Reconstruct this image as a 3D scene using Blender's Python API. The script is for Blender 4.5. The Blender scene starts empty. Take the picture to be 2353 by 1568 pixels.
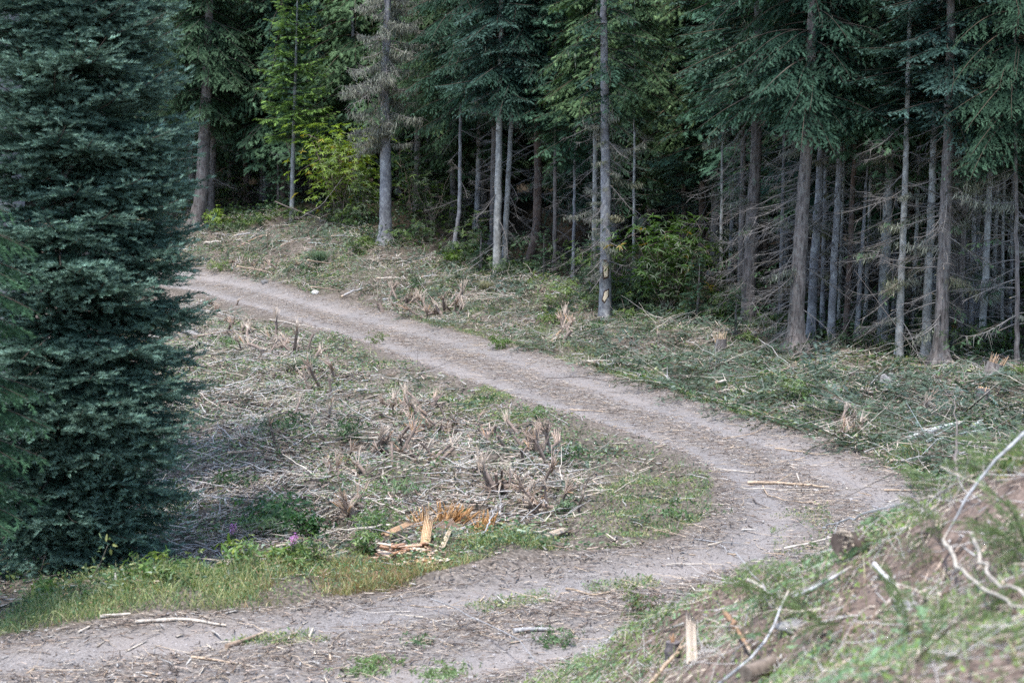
import bpy, math, random
import numpy as np
from mathutils import Matrix, Vector, Euler

S = bpy.context.scene
COL = S.collection
R_ = math.radians

# ------------------------------------------------------------------ camera
FPX = 4573.0          # focal length in pixels of a 2352 px wide picture (70 mm on 36 mm)
PITCH = math.atan((784 - 320) / FPX)
CAM_Z = 5.0
cd = bpy.data.cameras.new("camera")
cam = bpy.data.objects.new("camera", cd)
COL.objects.link(cam)
cam.location = (0, 0, CAM_Z)
cam.rotation_euler = (math.pi / 2 - PITCH, 0, 0)
cd.lens = 70.0
cd.sensor_width = 36.0
cd.clip_start = 0.1
cd.clip_end = 2000
cd.dof.use_dof = True
cd.dof.focus_distance = 42.0
cd.dof.aperture_fstop = 3.0
S.camera = cam

# ------------------------------------------------------------------ sky, sun, exposure
SUN_TO = Vector((-0.13, -0.30, 0.945)).normalized()
sun_el = math.asin(SUN_TO.z)
sun_az = math.atan2(SUN_TO.x, SUN_TO.y)      # clockwise from +Y
W = bpy.data.worlds.new("World")
S.world = W
W.use_nodes = True
wn = W.node_tree
wn.nodes.clear()
wo = wn.nodes.new("ShaderNodeOutputWorld")
wb = wn.nodes.new("ShaderNodeBackground")
ws = wn.nodes.new("ShaderNodeTexSky")
ws.sky_type = 'NISHITA'
ws.sun_disc = False
ws.sun_elevation = sun_el
ws.sun_rotation = sun_az
ws.air_density = 1.0
ws.dust_density = 1.0
wb.inputs['Strength'].default_value = 0.14
wn.links.new(ws.outputs[0], wb.inputs['Color'])
wn.links.new(wb.outputs[0], wo.inputs['Surface'])
ld = bpy.data.lights.new("sun", 'SUN')
ld.energy = 2.3
ld.angle = R_(8)
ld.color = (1.0, 0.965, 0.92)
lo = bpy.data.objects.new("sun", ld)
COL.objects.link(lo)
lo.rotation_euler = (-SUN_TO).to_track_quat('-Z', 'Y').to_euler()
S.view_settings.view_transform = 'Standard'
S.view_settings.look = 'None'
S.view_settings.gamma = 1
S.view_settings.use_curve_mapping = False
S.view_settings.exposure = 1.42
S.render.engine = 'CYCLES'
S.cycles.max_bounces = 5
S.cycles.diffuse_bounces = 3
S.cycles.glossy_bounces = 2
S.cycles.transmission_bounces = 3
S.cycles.caustics_reflective = False
S.cycles.caustics_refractive = False
S.cycles.use_denoising = False

# ------------------------------------------------------------------ projection helpers (2352 px picture coordinates)
CP, SP = math.cos(PITCH), math.sin(PITCH)
def ray(u, v):
    dx, dy = (u - 1176) / FPX, -(v - 784) / FPX
    return np.array([dx, CP + dy * SP, -SP + dy * CP])
def at_depth(u, v, Y):
    d = ray(u, v)
    return np.array([0, 0, CAM_Z]) + d * (Y / d[1])

# ------------------------------------------------------------------ noise
def _h(ix, iy, seed):
    n = (ix.astype(np.int64) * 374761393 + iy.astype(np.int64) * 668265263 + seed * 1442695041) & 0xFFFFFFFF
    n = ((n ^ (n >> 13)) * 1274126177) & 0xFFFFFFFF
    n = n ^ (n >> 16)
    return (n & 0xFFFF) / 65535.0
def vnoise(x, y, seed=0):
    x = np.asarray(x, float); y = np.asarray(y, float)
    ix, iy = np.floor(x), np.floor(y)
    fx, fy = x - ix, y - iy
    fx = fx * fx * (3 - 2 * fx); fy = fy * fy * (3 - 2 * fy)
    a = _h(ix, iy, seed); b = _h(ix + 1, iy, seed); c = _h(ix, iy + 1, seed); d = _h(ix + 1, iy + 1, seed)
    return (a * (1 - fx) + b * fx) * (1 - fy) + (c * (1 - fx) + d * fx) * fy - 0.5
def fbm(x, y, seed=0, o=3):
    s = 0; a = 1.0
    for k in range(o):
        s = s + a * vnoise(np.asarray(x) * 2 ** k, np.asarray(y) * 2 ** k, seed + 17 * k)
        a *= 0.5
    return s

# ------------------------------------------------------------------ terrain shape
ctl = [(-6, 19, 0), (0, 20.5, 0), (5, 24, 0), (5.5, 28, 0), (3, 36, 0), (1.2, 43, .03), (-4, 57, .1), (-9, 65, .3), (-14, 74, .6),
       (-3, 27, -.05), (-1, 34, 0), (-6, 36, 0), (-8, 48, .05), (-9, 28, -.4), (-5.5, 24, -.35), (-14, 30, -.4), (-14, 45, -.1),
       (-20, 60, .2), (-12, 20, -.4), (-4.5, 21.6, .05),
       (9, 33, 0), (12, 40, .3), (14, 30, .2), (7, 29, .05),
       (-15, 100, 3.2), (-5, 95, 3), (5, 85, 2.2), (12, 75, 1.4), (20, 60, .9), (25, 45, .6), (30, 100, 2.2), (-40, 100, 2), (-40, 50, 0), (-30, 20, -.4),
       (4.1, 16, .9), (5.5, 19, .05), (2.9, 17.8, .25), (6, 12, 3.2), (8, 16, 1.8), (9, 20, .3),
       (0, 0, 3.1), (4, 4, 3.4), (-4, 4, 2.0), (-4, 10, .7), (-2, 14, .15), (0, 10, 1.5), (-8, 8, .3), (0, 15, .4), (30, 10, 3), (30, 25, 1),
       (-60, 150, 3), (60, 150, 3), (60, 0, 3), (-60, -10, 0), (0, 150, 4)]
for u, v, d in [(460, 520, 76), (672, 500, 73), (885, 557, 66), (1050, 590, 64), (1142, 630, 60), (1390, 737, 52), (1720, 757, 48.5), (1830, 825, 45),
                (2065, 825, 44), (2160, 838, 43), (2335, 838, 42),
                (2352, 1040, 12), (2080, 1180, 13), (1900, 1290, 14.5), (1700, 1350, 15.5), (1500, 1440, 16.5), (1250, 1568, 17.3),
                (2352, 1568, 8), (1800, 1568, 11), (1500, 1568, 14)]:
    ctl.append(tuple(at_depth(u, v, d)))
ctl = np.array(ctl, float)
def _tps(r2):
    return np.where(r2 > 1e-9, 0.5 * r2 * np.log(np.maximum(r2, 1e-9)), 0)
n = len(ctl)
SC = 20.0
P = ctl[:, :2] / SC
K = _tps(((P[:, None] - P[None]) ** 2).sum(-1)) + np.eye(n) * 1e-4
Q = np.c_[np.ones(n), P]
A = np.block([[K, Q], [Q.T, np.zeros((3, 3))]])
sol = np.linalg.solve(A, np.r_[ctl[:, 2], np.zeros(3)])
def rbf(x, y):
    p = np.c_[np.ravel(x), np.ravel(y)] / SC
    out = np.empty(len(p))
    for i in range(0, len(p), 20000):
        q = p[i:i + 20000]
        out[i:i + 20000] = _tps(((q[:, None] - P[None]) ** 2).sum(-1)) @ sol[:n] + sol[n] + q @ sol[n + 1:]
    return out.reshape(np.shape(x))
GX0, GY0, GS = -70.0, -12.0, 0.5
gx = np.arange(GX0, 70.01, GS); gy = np.arange(GY0, 160.01, GS)
GZ = np.clip(rbf(*np.meshgrid(gx, gy)), -1.2, 6.0)
def base_h(x, y):
    x = np.asarray(x, float); y = np.asarray(y, float)
    fx = np.clip((x - GX0) / GS, 0, len(gx) - 1.001); fy = np.clip((y - GY0) / GS, 0, len(gy) - 1.001)
    ix = fx.astype(int); iy = fy.astype(int); fx = fx - ix; fy = fy - iy
    return (GZ[iy, ix] * (1 - fx) + GZ[iy, ix + 1] * fx) * (1 - fy) + (GZ[iy + 1, ix] * (1 - fx) + GZ[iy + 1, ix + 1] * fx) * fy
def ground0(u, v, hf=base_h):
    d = ray(u, v)
    ts = np.arange(6, 140, .25)
    pz = CAM_Z + d[2] * ts - hf(d[0] * ts, d[1] * ts)
    k = np.argmax(pz < 0)
    if pz[k] >= 0: k = len(ts) - 1
    a, b = ts[k - 1], ts[k]
    for _ in range(18):
        m = (a + b) / 2
        if CAM_Z + d[2] * m - float(hf(d[0] * m, d[1] * m)) < 0: b = m
        else: a = m
    return np.array([d[0] * b, d[1] * b, CAM_Z + d[2] * b])

# the road: its two edges
LE = np.array([ground0(*p)[:2] for p in [(250, 650), (430, 668), (650, 735), (800, 785), (1000, 862), (1200, 935), (1400, 1000), (1550, 1055), (1640, 1120), (1650, 1190),
                                          (1570, 1255), (1300, 1295), (1000, 1335), (700, 1390), (300, 1425), (0, 1462), (-400, 1510)]])
RE = np.array([ground0(*p)[:2] for p in [(250, 585), (430, 612), (600, 640), (720, 676), (900, 722), (1100, 775), (1300, 832), (1480, 887), (1700, 955), (1900, 1018), (2050, 1085)]]
              + [(6.4, 26.8), (6.7, 24.5), (5.6, 22), (3.4, 20), (1.8, 18.8), (.2, 17.9), (-1.5, 16.9), (-4, 15.6), (-9, 14)])
LE = np.vstack([LE, [(-14, 18)]]); RE = np.vstack([RE, [(-14, 13)]])
def pdist(x, y, pl):
    p = np.c_[np.ravel(x), np.ravel(y)]
    best = np.full(len(p), 1e9)
    for a, b in zip(pl[:-1], pl[1:]):
        ab = b - a
        t = np.clip(((p - a) @ ab) / (ab @ ab), 0, 1)
        best = np.minimum(best, ((p - a - t[:, None] * ab) ** 2).sum(1))
    return np.sqrt(best).reshape(np.shape(x))
def inside(x, y, poly):
    x = np.asarray(x, float); y = np.asarray(y, float)
    r = np.zeros(x.shape, bool)
    j = len(poly) - 1
    for i in range(len(poly)):
        xi, yi = poly[i]; xj, yj = poly[j]
        c = ((yi > y) != (yj > y)) & (x < (xj - xi) * (y - yi) / (yj - yi + 1e-12) + xi)
        r ^= c
        j = i
    return r
ROAD = np.vstack([LE, RE[::-1]])
def road_info(x, y):
    dl, dr = pdist(x, y, LE), pdist(x, y, RE)
    ins = inside(x, y, ROAD)
    sd = np.where(ins, np.minimum(dl, dr), -np.minimum(dl, dr))
    return sd, dl / (dl + dr + 1e-9)          # signed distance inside (+), fraction across
TREE = np.array([at_depth(u, v, d)[:2] for u, v, d in [(-900, 500, 92), (300, 505, 82), (460, 520, 75), (672, 500, 72), (885, 555, 65), (1050, 590, 63), (1142, 630, 59.5), (1390, 735, 53), (1560, 730, 51), (1720, 755, 48.5),
                                                  (1830, 820, 45.5), (2065, 820, 44.5), (2335, 835, 42), (2900, 860, 40)]])
FOREST = np.vstack([TREE, [(60, 38), (60, 200), (-90, 200), (-90, 80)]])
def mound_w(x, y):
    return np.clip((base_h(x, y) - 0.35) / 0.5, 0, 1) * (np.asarray(y) < 19)
def height(x, y):
    x = np.asarray(x, float); y = np.asarray(y, float)
    z = base_h(x, y)
    sd, t = road_info(x, y)
    off = np.clip(-sd / 0.8 + .2, 0, 1)
    z = z + off * (0.27 * fbm(x * .55, y * .55, 3) + 0.2 * fbm(x * 1.6, y * 1.6, 9))
    rut = np.exp(-((t - .2) / .1) ** 2) + np.exp(-((t - .74) / .12) ** 2)
    z = z + (1 - off) * (-0.05 * rut + 0.03 * fbm(x * 1.4, y * 1.4, 21) + .012 * fbm(x * 7, y * 7, 5))
    ledge = np.exp(-(sd / .35) ** 2) * (y > 22) * (y < 60)
    z = z + .05 * ledge + .1 * ledge * (t < .5) * np.exp(-((y - 30) / 9) ** 2)
    return z
def ground(u, v):
    return ground0(u, v, height)
def gz(x, y):
    return float(height(np.array([x]), np.array([y]))[0])

# ------------------------------------------------------------------ mesh helpers
class Soup:
    def __init__(s):
        s.V = []; s.C = []; s.F = []; s.n = 0
    def add(s, V, F, col):
        V = np.asarray(V, float); F = np.asarray(F, int)
        col = np.asarray(col, float)
        if col.ndim == 1: col = np.broadcast_to(col, (len(V), 3))
        s.V.append(V); s.C.append(col); s.F.append(F + s.n); s.n += len(V)
    def inst(s, tv, tf, M, T, col, vc=None):
        """copies of a template: M (m,3,3) whose columns are its axes, T (m,3), col (m,3); vc per-template-vertex colour factor"""
        m = len(T)
        if not m: return
        V = np.einsum('mij,nj->mni', M, tv) + T[:, None]
        F = tf[None] + (np.arange(m) * len(tv))[:, None, None]
        C = np.repeat(np.asarray(col)[:, None], len(tv), 1)
        if vc is not None: C = C * vc[None, :, None]
        s.add(V.reshape(-1, 3), F.reshape(-1, tf.shape[1]), C.reshape(-1, 3))
    def mesh(s, name, mat, smooth=False):
        me = bpy.data.meshes.new(name)
        V = np.vstack(s.V); C = np.vstack(s.C)
        me.vertices.add(len(V)); me.vertices.foreach_set('co', V.astype(np.float32).ravel())
        tot = np.concatenate([np.full(len(f), f.shape[1]) for f in s.F])
        loops = np.concatenate([f.ravel() for f in s.F])
        st = np.r_[0, np.cumsum(tot)[:-1]]
        me.loops.add(len(loops)); me.loops.foreach_set('vertex_index', loops.astype(np.int32))
        me.polygons.add(len(tot)); me.polygons.foreach_set('loop_start', st.astype(np.int32))
        if smooth: me.polygons.foreach_set('use_smooth', np.ones(len(tot), bool))
        at = me.color_attributes.new('Col', 'FLOAT_COLOR', 'POINT')
        at.data.foreach_set('color', np.c_[C, np.ones(len(C))].astype(np.float32).ravel())
        me.materials.append(mat)
        me.update(calc_edges=True)
        return me
    def build(s, name, mat, parent=None, smooth=False):
        return link(name, s.mesh(name, mat, smooth), parent)
def link(name, me, parent=None, loc=None, rot=None, scale=None):
    o = bpy.data.objects.new(name, me)
    COL.objects.link(o)
    if parent is not None: o.parent = parent
    if loc is not None: o.location = loc
    if rot is not None: o.rotation_euler = rot
    if scale is not None: o.scale = (scale,) * 3 if np.isscalar(scale) else scale
    return o
def tag(o, label=None, cat=None, group=None, kind=None):
    if label: o['label'] = label
    if cat: o['category'] = cat
    if group: o['group'] = group
    if kind: o['kind'] = kind
    return o
def empty(name, loc, rz=0, label=None, cat=None, group=None):
    o = bpy.data.objects.new(name, None)
    o.empty_display_size = .2
    COL.objects.link(o)
    o.location = loc; o.rotation_euler = (0, 0, rz)
    return tag(o, label, cat, group)
def nrm(a):
    return a / np.maximum(np.linalg.norm(a, axis=-1, keepdims=True), 1e-9)
def frames(d, up):
    """columns x=d, y=side, z=up'"""
    x = nrm(d); y = nrm(np.cross(up, x)); z = np.cross(x, y)
    return np.stack([x, y, z], -1)
def tube(s, pts, rad, col, k=6, rough=0, seed=0, cap=True):
    pts = np.asarray(pts, float); m = len(pts)
    rad = np.broadcast_to(np.asarray(rad, float), (m,))
    tan = nrm(np.gradient(pts, axis=0))
    ref = np.array([0, 0, 1.]) if abs(tan[m // 2][2]) < .8 else np.array([1., 0, 0])
    sd = nrm(np.cross(np.broadcast_to(ref, tan.shape), tan)); up = np.cross(tan, sd)
    a = np.arange(k) / k * 2 * np.pi
    rr = rad[:, None] * np.ones(k)
    if rough:
        rr = rr * (1 + rough * np.random.RandomState(seed).uniform(-1, 1, (m, k)))
    V = pts[:, None] + rr[..., None] * (np.cos(a)[None, :, None] * sd[:, None] + np.sin(a)[None, :, None] * up[:, None])
    i = np.arange(m - 1)[:, None] * k; j = np.arange(k)[None]; j2 = (j + 1) % k
    F = np.stack([i + j, i + j2, i + k + j2, i + k + j], -1).reshape(-1, 4)
    col = np.asarray(col, float)
    C = np.repeat(col, k, 0) if col.ndim == 2 else col
    s.add(V.reshape(-1, 3), F, C)
    if cap and k >= 3:
        for e, ring in ((0, range(k - 1, -1, -1)), (m - 1, range(k))):
            idx = np.array([e * k + q for q in ring])
            s.add(V.reshape(-1, 3)[idx], np.arange(k)[None], C[idx] if C.ndim == 2 else C)
def lin(r, g, b):
    return np.array([(c / 255 / 12.92) if c / 255 <= .04045 else ((c / 255 + .055) / 1.055) ** 2.4 for c in (r, g, b)])

# ------------------------------------------------------------------ materials
def new_mat(name):
    m = bpy.data.materials.new(name); m.use_nodes = True
    nt = m.node_tree; nt.nodes.clear()
    out = nt.nodes.new('ShaderNodeOutputMaterial')
    return m, nt, out
def nd(nt, typ, **kw):
    n_ = nt.nodes.new(typ)
    for k, v in kw.items():
        if k in n_.inputs: n_.inputs[k].default_value = v
        else: setattr(n_, k, v)
    return n_
def mixc(nt, fac, a, b, mode='MIX'):
    m = nt.nodes.new('ShaderNodeMix'); m.data_type = 'RGBA'; m.blend_type = mode
    for sock, val in ((m.inputs[0], fac), (m.inputs[6], a), (m.inputs[7], b)):
        if hasattr(val, 'links') or isinstance(val, bpy.types.NodeSocket): nt.links.new(val, sock)
        else: sock.default_value = val if np.isscalar(val) else (*val, 1)[:4]
    return m.outputs[2]
def ramp(nt, fac, stops):
    r = nt.nodes.new('ShaderNodeValToRGB')
    el = r.color_ramp.elements
    while len(el) < len(stops): el.new(.5)
    for e, (p, c) in zip(el, stops):
        e.position = p; e.color = (*c, 1)[:4] if not np.isscalar(c) else (c, c, c, 1)
    nt.links.new(fac, r.inputs[0])
    return r.outputs[0]
def attr_mat(name, rough=.7, transl=0., spec=.25, nscale=30., namt=.35, objvar=0., bump=0.):
    """colour of each piece from its own attribute, broken by noise; optional leaf translucency; optional tone of each object"""
    m, nt, out = new_mat(name)
    at = nd(nt, 'ShaderNodeAttribute', attribute_name='Col')
    tc = nt.nodes.new('ShaderNodeTexCoord')
    nz = nd(nt, 'ShaderNodeTexNoise', Scale=nscale, Detail=3.)
    nt.links.new(tc.outputs['Object'], nz.inputs['Vector'])
    v = ramp(nt, nz.outputs[0], [(.3, 1 - namt), (.7, 1 + namt)])
    c = mixc(nt, 1., at.outputs['Color'], v, 'MULTIPLY')
    if objvar:
        oi = nt.nodes.new('ShaderNodeObjectInfo')
        t = ramp(nt, oi.outputs['Random'], [(0, (1 - objvar, 1 - objvar * .7, 1 - objvar * .4)), (.5, (1 + objvar * .3, 1 + objvar * .3, 1 + objvar * .1)), (1, (1 + objvar * 1.2, 1 + objvar * .6, 1 - objvar * .6))])
        c = mixc(nt, 1., c, t, 'MULTIPLY')
    b = nd(nt, 'ShaderNodeBsdfPrincipled', Roughness=rough)
    b.inputs['Specular IOR Level'].default_value = spec
    nt.links.new(c, b.inputs['Base Color'])
    if bump:
        bp = nd(nt, 'ShaderNodeBump', Strength=bump, Distance=.01)
        nt.links.new(nz.outputs[0], bp.inputs['Height']); nt.links.new(bp.outputs[0], b.inputs['Normal'])
    sh = b.outputs[0]
    if transl:
        tr = nt.nodes.new('ShaderNodeBsdfTranslucent')
        nt.links.new(mixc(nt, 1., c, (1.5, 1.6, .7), 'MULTIPLY'), tr.inputs[0])
        mx = nd(nt, 'ShaderNodeMixShader'); mx.inputs[0].default_value = transl
        nt.links.new(b.outputs[0], mx.inputs[1]); nt.links.new(tr.outputs[0], mx.inputs[2]); sh = mx.outputs[0]
    nt.links.new(sh, out.inputs[0])
    return m
def bark_mat(name, dark, light, patch, stretch=7., scale=14., patch_amt=.5, bump=.8):
    m, nt, out = new_mat(name)
    tc = nt.nodes.new('ShaderNodeTexCoord')
    mp = nd(nt, 'ShaderNodeMapping'); mp.inputs['Scale'].default_value = (1, 1, 1 / stretch)
    nt.links.new(tc.outputs['Object'], mp.inputs[0])
    n1 = nd(nt, 'ShaderNodeTexNoise', Scale=scale, Detail=6., Roughness=.65)
    nt.links.new(mp.outputs[0], n1.inputs['Vector'])
    n2 = nd(nt, 'ShaderNodeTexNoise', Scale=7., Detail=4.)
    nt.links.new(tc.outputs['Object'], n2.inputs['Vector'])
    n3 = nd(nt, 'ShaderNodeTexNoise', Scale=1.3, Detail=2.)
    nt.links.new(tc.outputs['Object'], n3.inputs['Vector'])
    c = ramp(nt, n1.outputs[0], [(.35, dark), (.62, light)])
    pf = ramp(nt, n2.outputs[0], [(.5, 0.), (.62, patch_amt)])
    c = mixc(nt, pf, c, patch)
    c = mixc(nt, 1., c, ramp(nt, n3.outputs[0], [(.3, .7), (.7, 1.25)]), 'MULTIPLY')
    oi = nt.nodes.new('ShaderNodeObjectInfo')
    c = mixc(nt, 1., c, ramp(nt, oi.outputs['Random'], [(0, (.8, .8, .82)), (1, (1.15, 1.12, 1.1))]), 'MULTIPLY')
    b = nd(nt, 'ShaderNodeBsdfPrincipled', Roughness=.85)
    b.inputs['Specular IOR Level'].default_value = .2
    nt.links.new(c, b.inputs['Base Color'])
    bp = nd(nt, 'ShaderNodeBump', Strength=bump, Distance=.02)
    nt.links.new(n1.outputs[0], bp.inputs['Height']); nt.links.new(bp.outputs[0], b.inputs['Normal'])
    nt.links.new(b.outputs[0], out.inputs[0])
    return m
M_NEEDLE = attr_mat('conifer needles', .7, .15, .1, 3., .35, .14)
M_FIR = attr_mat('silvery fir needles', .7, .05, .1, 4., .25)
M_LEAF = attr_mat('broad leaves', .4, .3, .45, 12., .25)
M_GRASS = attr_mat('grass blades', .6, .3, .2, 6., .25)
M_WOOD = attr_mat('torn wood', .75, 0, .2, 60., .4, 0, .5)
M_TWIG = attr_mat('twigs', .85, 0, .15, 25., .35)
M_STONE = attr_mat('stones', .9, 0, .2, 40., .3, 0, .6)
M_PETAL = attr_mat('petals', .6, .3, .2, 20., .2)
M_BARK_GREY = bark_mat('grey fir bark', (.14, .14, .15), (.27, .27, .28), (.42, .43, .42), 2.2, 16, .55, .5)
M_BARK_ROUGH = bark_mat('furrowed brown bark', (.07, .06, .056), (.24, .21, .195), (.27, .27, .25), 7, 20, .4, 1.)
M_BARK_RED = bark_mat('reddish brown bark', (.07, .05, .042), (.17, .12, .1), (.2, .2, .18), 4, 18, .3, .8)
M_BARK_PALE = bark_mat('pale lichened bark', (.2, .2, .19), (.36, .36, .34), (.5, .5, .47), 1.6, 14, .6, .5)

# ------------------------------------------------------------------ ground sheet
def ax(a, b, f0, f1, step, grow=1.18):
    c = list(np.arange(f0, f1 + 1e-6, step))
    s_, x = step, f0
    lo_ = []
    while x > a: s_ = min(s_ * grow, 25); x -= s_; lo_.append(x)
    s_, x = step, f1
    hi_ = []
    while x < b: s_ = min(s_ * grow, 25); x += s_; hi_.append(x)
    return np.array(lo_[::-1] + c + hi_)
xs = ax(-320, 320, -13, 13, .1); ys = ax(-60, 420, 7, 72, .1)
X, Y = np.meshgrid(xs, ys)
Zt = height(X, Y)
nx, ny = len(xs), len(ys)
i = np.arange(ny - 1)[:, None] * nx; j = np.arange(nx - 1)[None]
Fg = np.stack([i + j, i + j + 1, i + nx + j + 1, i + nx + j], -1).reshape(-1, 4)
sdv, tv_ = road_info(X, Y)
def gmat():
    m, nt, out = new_mat('forest ground')
    at = nd(nt, 'ShaderNodeAttribute', attribute_name='Col')      # R road, G wheel tracks, B forest floor
    sp = nt.nodes.new('ShaderNodeSeparateColor'); nt.links.new(at.outputs['Color'], sp.inputs[0])
    a2 = nd(nt, 'ShaderNodeAttribute', attribute_name='soil')
    tc = nt.nodes.new('ShaderNodeTexCoord')
    def nz(sc, det=4., ro=.6):
        q = nd(nt, 'ShaderNodeTexNoise', Scale=sc, Detail=det, Roughness=ro); nt.links.new(tc.outputs['Object'], q.inputs['Vector']); return q.outputs[0]
    big, mid, fine, grit = nz(.5), nz(3.), nz(22.), nz(70., 2.)
    vo = nd(nt, 'ShaderNodeTexVoronoi', Scale=38.); nt.links.new(tc.outputs['Object'], vo.inputs['Vector'])
    gravel = ramp(nt, grit, [(.3, (.075, .068, .064)), (.5, (.2, .185, .178)), (.72, (.4, .375, .36))])
    gravel = mixc(nt, .35, gravel, ramp(nt, vo.outputs['Color'], [(.2, (.12, .108, .103)), (.8, (.36, .335, .325))]))
    duff = ramp(nt, fine, [(.3, (.05, .042, .036)), (.52, (.15, .125, .105)), (.75, (.38, .33, .28))])
    tan = ramp(nt, grit, [(.3, (.19, .163, .148)), (.7, (.36, .325, .302))])
    trackc = mixc(nt, ramp(nt, big, [(.45, 0.), (.6, .75)]), gravel, tan)
    f_dirt = ramp(nt, mid, [(.34, .3), (.6, .9)])
    roadc = mixc(nt, f_dirt, gravel, duff)
    roadc = mixc(nt, sp.outputs[1], roadc, trackc)
    slash = mixc(nt, ramp(nt, mid, [(.4, 0.), (.6, .5)]), duff, (.05, .045, .03))
    soil = ramp(nt, fine, [(.3, (.085, .062, .05)), (.7, (.25, .19, .16))])
    c = mixc(nt, a2.outputs['Fac'], slash, soil)
    edge = nt.nodes.new('ShaderNodeMath'); edge.operation = 'MULTIPLY_ADD'
    nt.links.new(mid, edge.inputs[0]); edge.inputs[1].default_value = 2.6; edge.inputs[2].default_value = -1.3
    ad = nt.nodes.new('ShaderNodeMath'); ad.operation = 'ADD'; ad.use_clamp = True
    nt.links.new(edge.outputs[0], ad.inputs[0]); nt.links.new(sp.outputs[0], ad.inputs[1])
    c = mixc(nt, ramp(nt, ad.outputs[0], [(.3, 0.), (.7, 1.)]), c, roadc)
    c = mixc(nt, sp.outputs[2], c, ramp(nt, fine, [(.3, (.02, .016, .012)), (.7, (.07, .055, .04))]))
    b = nd(nt, 'ShaderNodeBsdfPrincipled', Roughness=.95); b.inputs['Specular IOR Level'].default_value = .1
    nt.links.new(c, b.inputs['Base Color'])
    bp = nd(nt, 'ShaderNodeBump', Strength=.7, Distance=.02)
    nt.links.new(fine, bp.inputs['Height'])
    bp2 = nd(nt, 'ShaderNodeBump', Strength=.6, Distance=.008)
    nt.links.new(grit, bp2.inputs['Height']); nt.links.new(bp.outputs[0], bp2.inputs['Normal'])
    nt.links.new(bp2.outputs[0], b.inputs['Normal'])
    nt.links.new(b.outputs[0], out.inputs[0])
    return m
sg = Soup()
roadm = np.clip(sdv / .8 + .5, 0, 1)
trk = np.clip(np.exp(-((tv_ - .2) / .11) ** 2) + np.exp(-((tv_ - .72) / .15) ** 2), 0, 1) * np.clip(sdv / .3, 0, 1)
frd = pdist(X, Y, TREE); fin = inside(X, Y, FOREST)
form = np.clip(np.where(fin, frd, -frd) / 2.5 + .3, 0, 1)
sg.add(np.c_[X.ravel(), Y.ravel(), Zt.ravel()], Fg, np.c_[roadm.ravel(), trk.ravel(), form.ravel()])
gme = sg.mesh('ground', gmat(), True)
sa = gme.attributes.new('soil', 'FLOAT', 'POINT')
sa.data.foreach_set('value', mound_w(X, Y).astype(np.float32).ravel())
tag(link('ground', gme), 'logging road and cleared ground sloping up to the forest', None, None, 'structure')

# ------------------------------------------------------------------ conifers
def spray_tpl(seed, fingers=5, w=.05, spread=.42):
    """a flat little frond, 1 long: pointed fingers along both sides"""
    r = np.random.RandomState(seed)
    V = []; F = []
    def tri(p, d, l, ww):
        p = np.array(p, float); d = np.array([d[0], d[1], d[2]]); d = d / np.linalg.norm(d)
        s_ = np.array([-d[1], d[0], 0]) * ww
        k = len(V)
        V.extend([p - s_, p + s_, p + d * l]); F.append((k, k + 1, k + 2))
    tri((0, 0, 0), (1, 0, 0), 1., w * .9)
    for q in range(fingers):
        t = .06 + q / fingers * .8
        for sg_ in (-1, 1):
            tri((t, 0, 0), (.75, sg_ * r.uniform(.5, .9), r.uniform(-.45, .4)), (spread * (1 - t * .55)) * r.uniform(.8, 1.15), w)
    return np.array(V), np.array(F)
def brush_tpl(seed, k=24):
    """a shoot clothed all round with upturned needles, 1 long"""
    r = np.random.RandomState(seed)
    V = []; F = []
    for q in range(k):
        t = (q + .3) / k
        a = r.uniform(-.2, 1.2) * math.pi
        d = np.array([.75, math.cos(a) * .8, math.sin(a) * .75 + .15]); d /= np.linalg.norm(d)
        p = np.array([t * .85, 0, 0]); s_ = nrm(np.cross(d, r.normal(size=3))) * .034
        kk = len(V)
        V.extend([p - s_, p + s_, p + d * r.uniform(.28, .42)]); F.append((kk, kk + 1, kk + 2))
    return np.array(V), np.array(F)
SPR = [spray_tpl(s_) for s_ in range(4)]
SPRF = [spray_tpl(10 + s_, 4, .06, .48) for s_ in range(3)]
BRU = [brush_tpl(s_) for s_ in range(5)]

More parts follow.
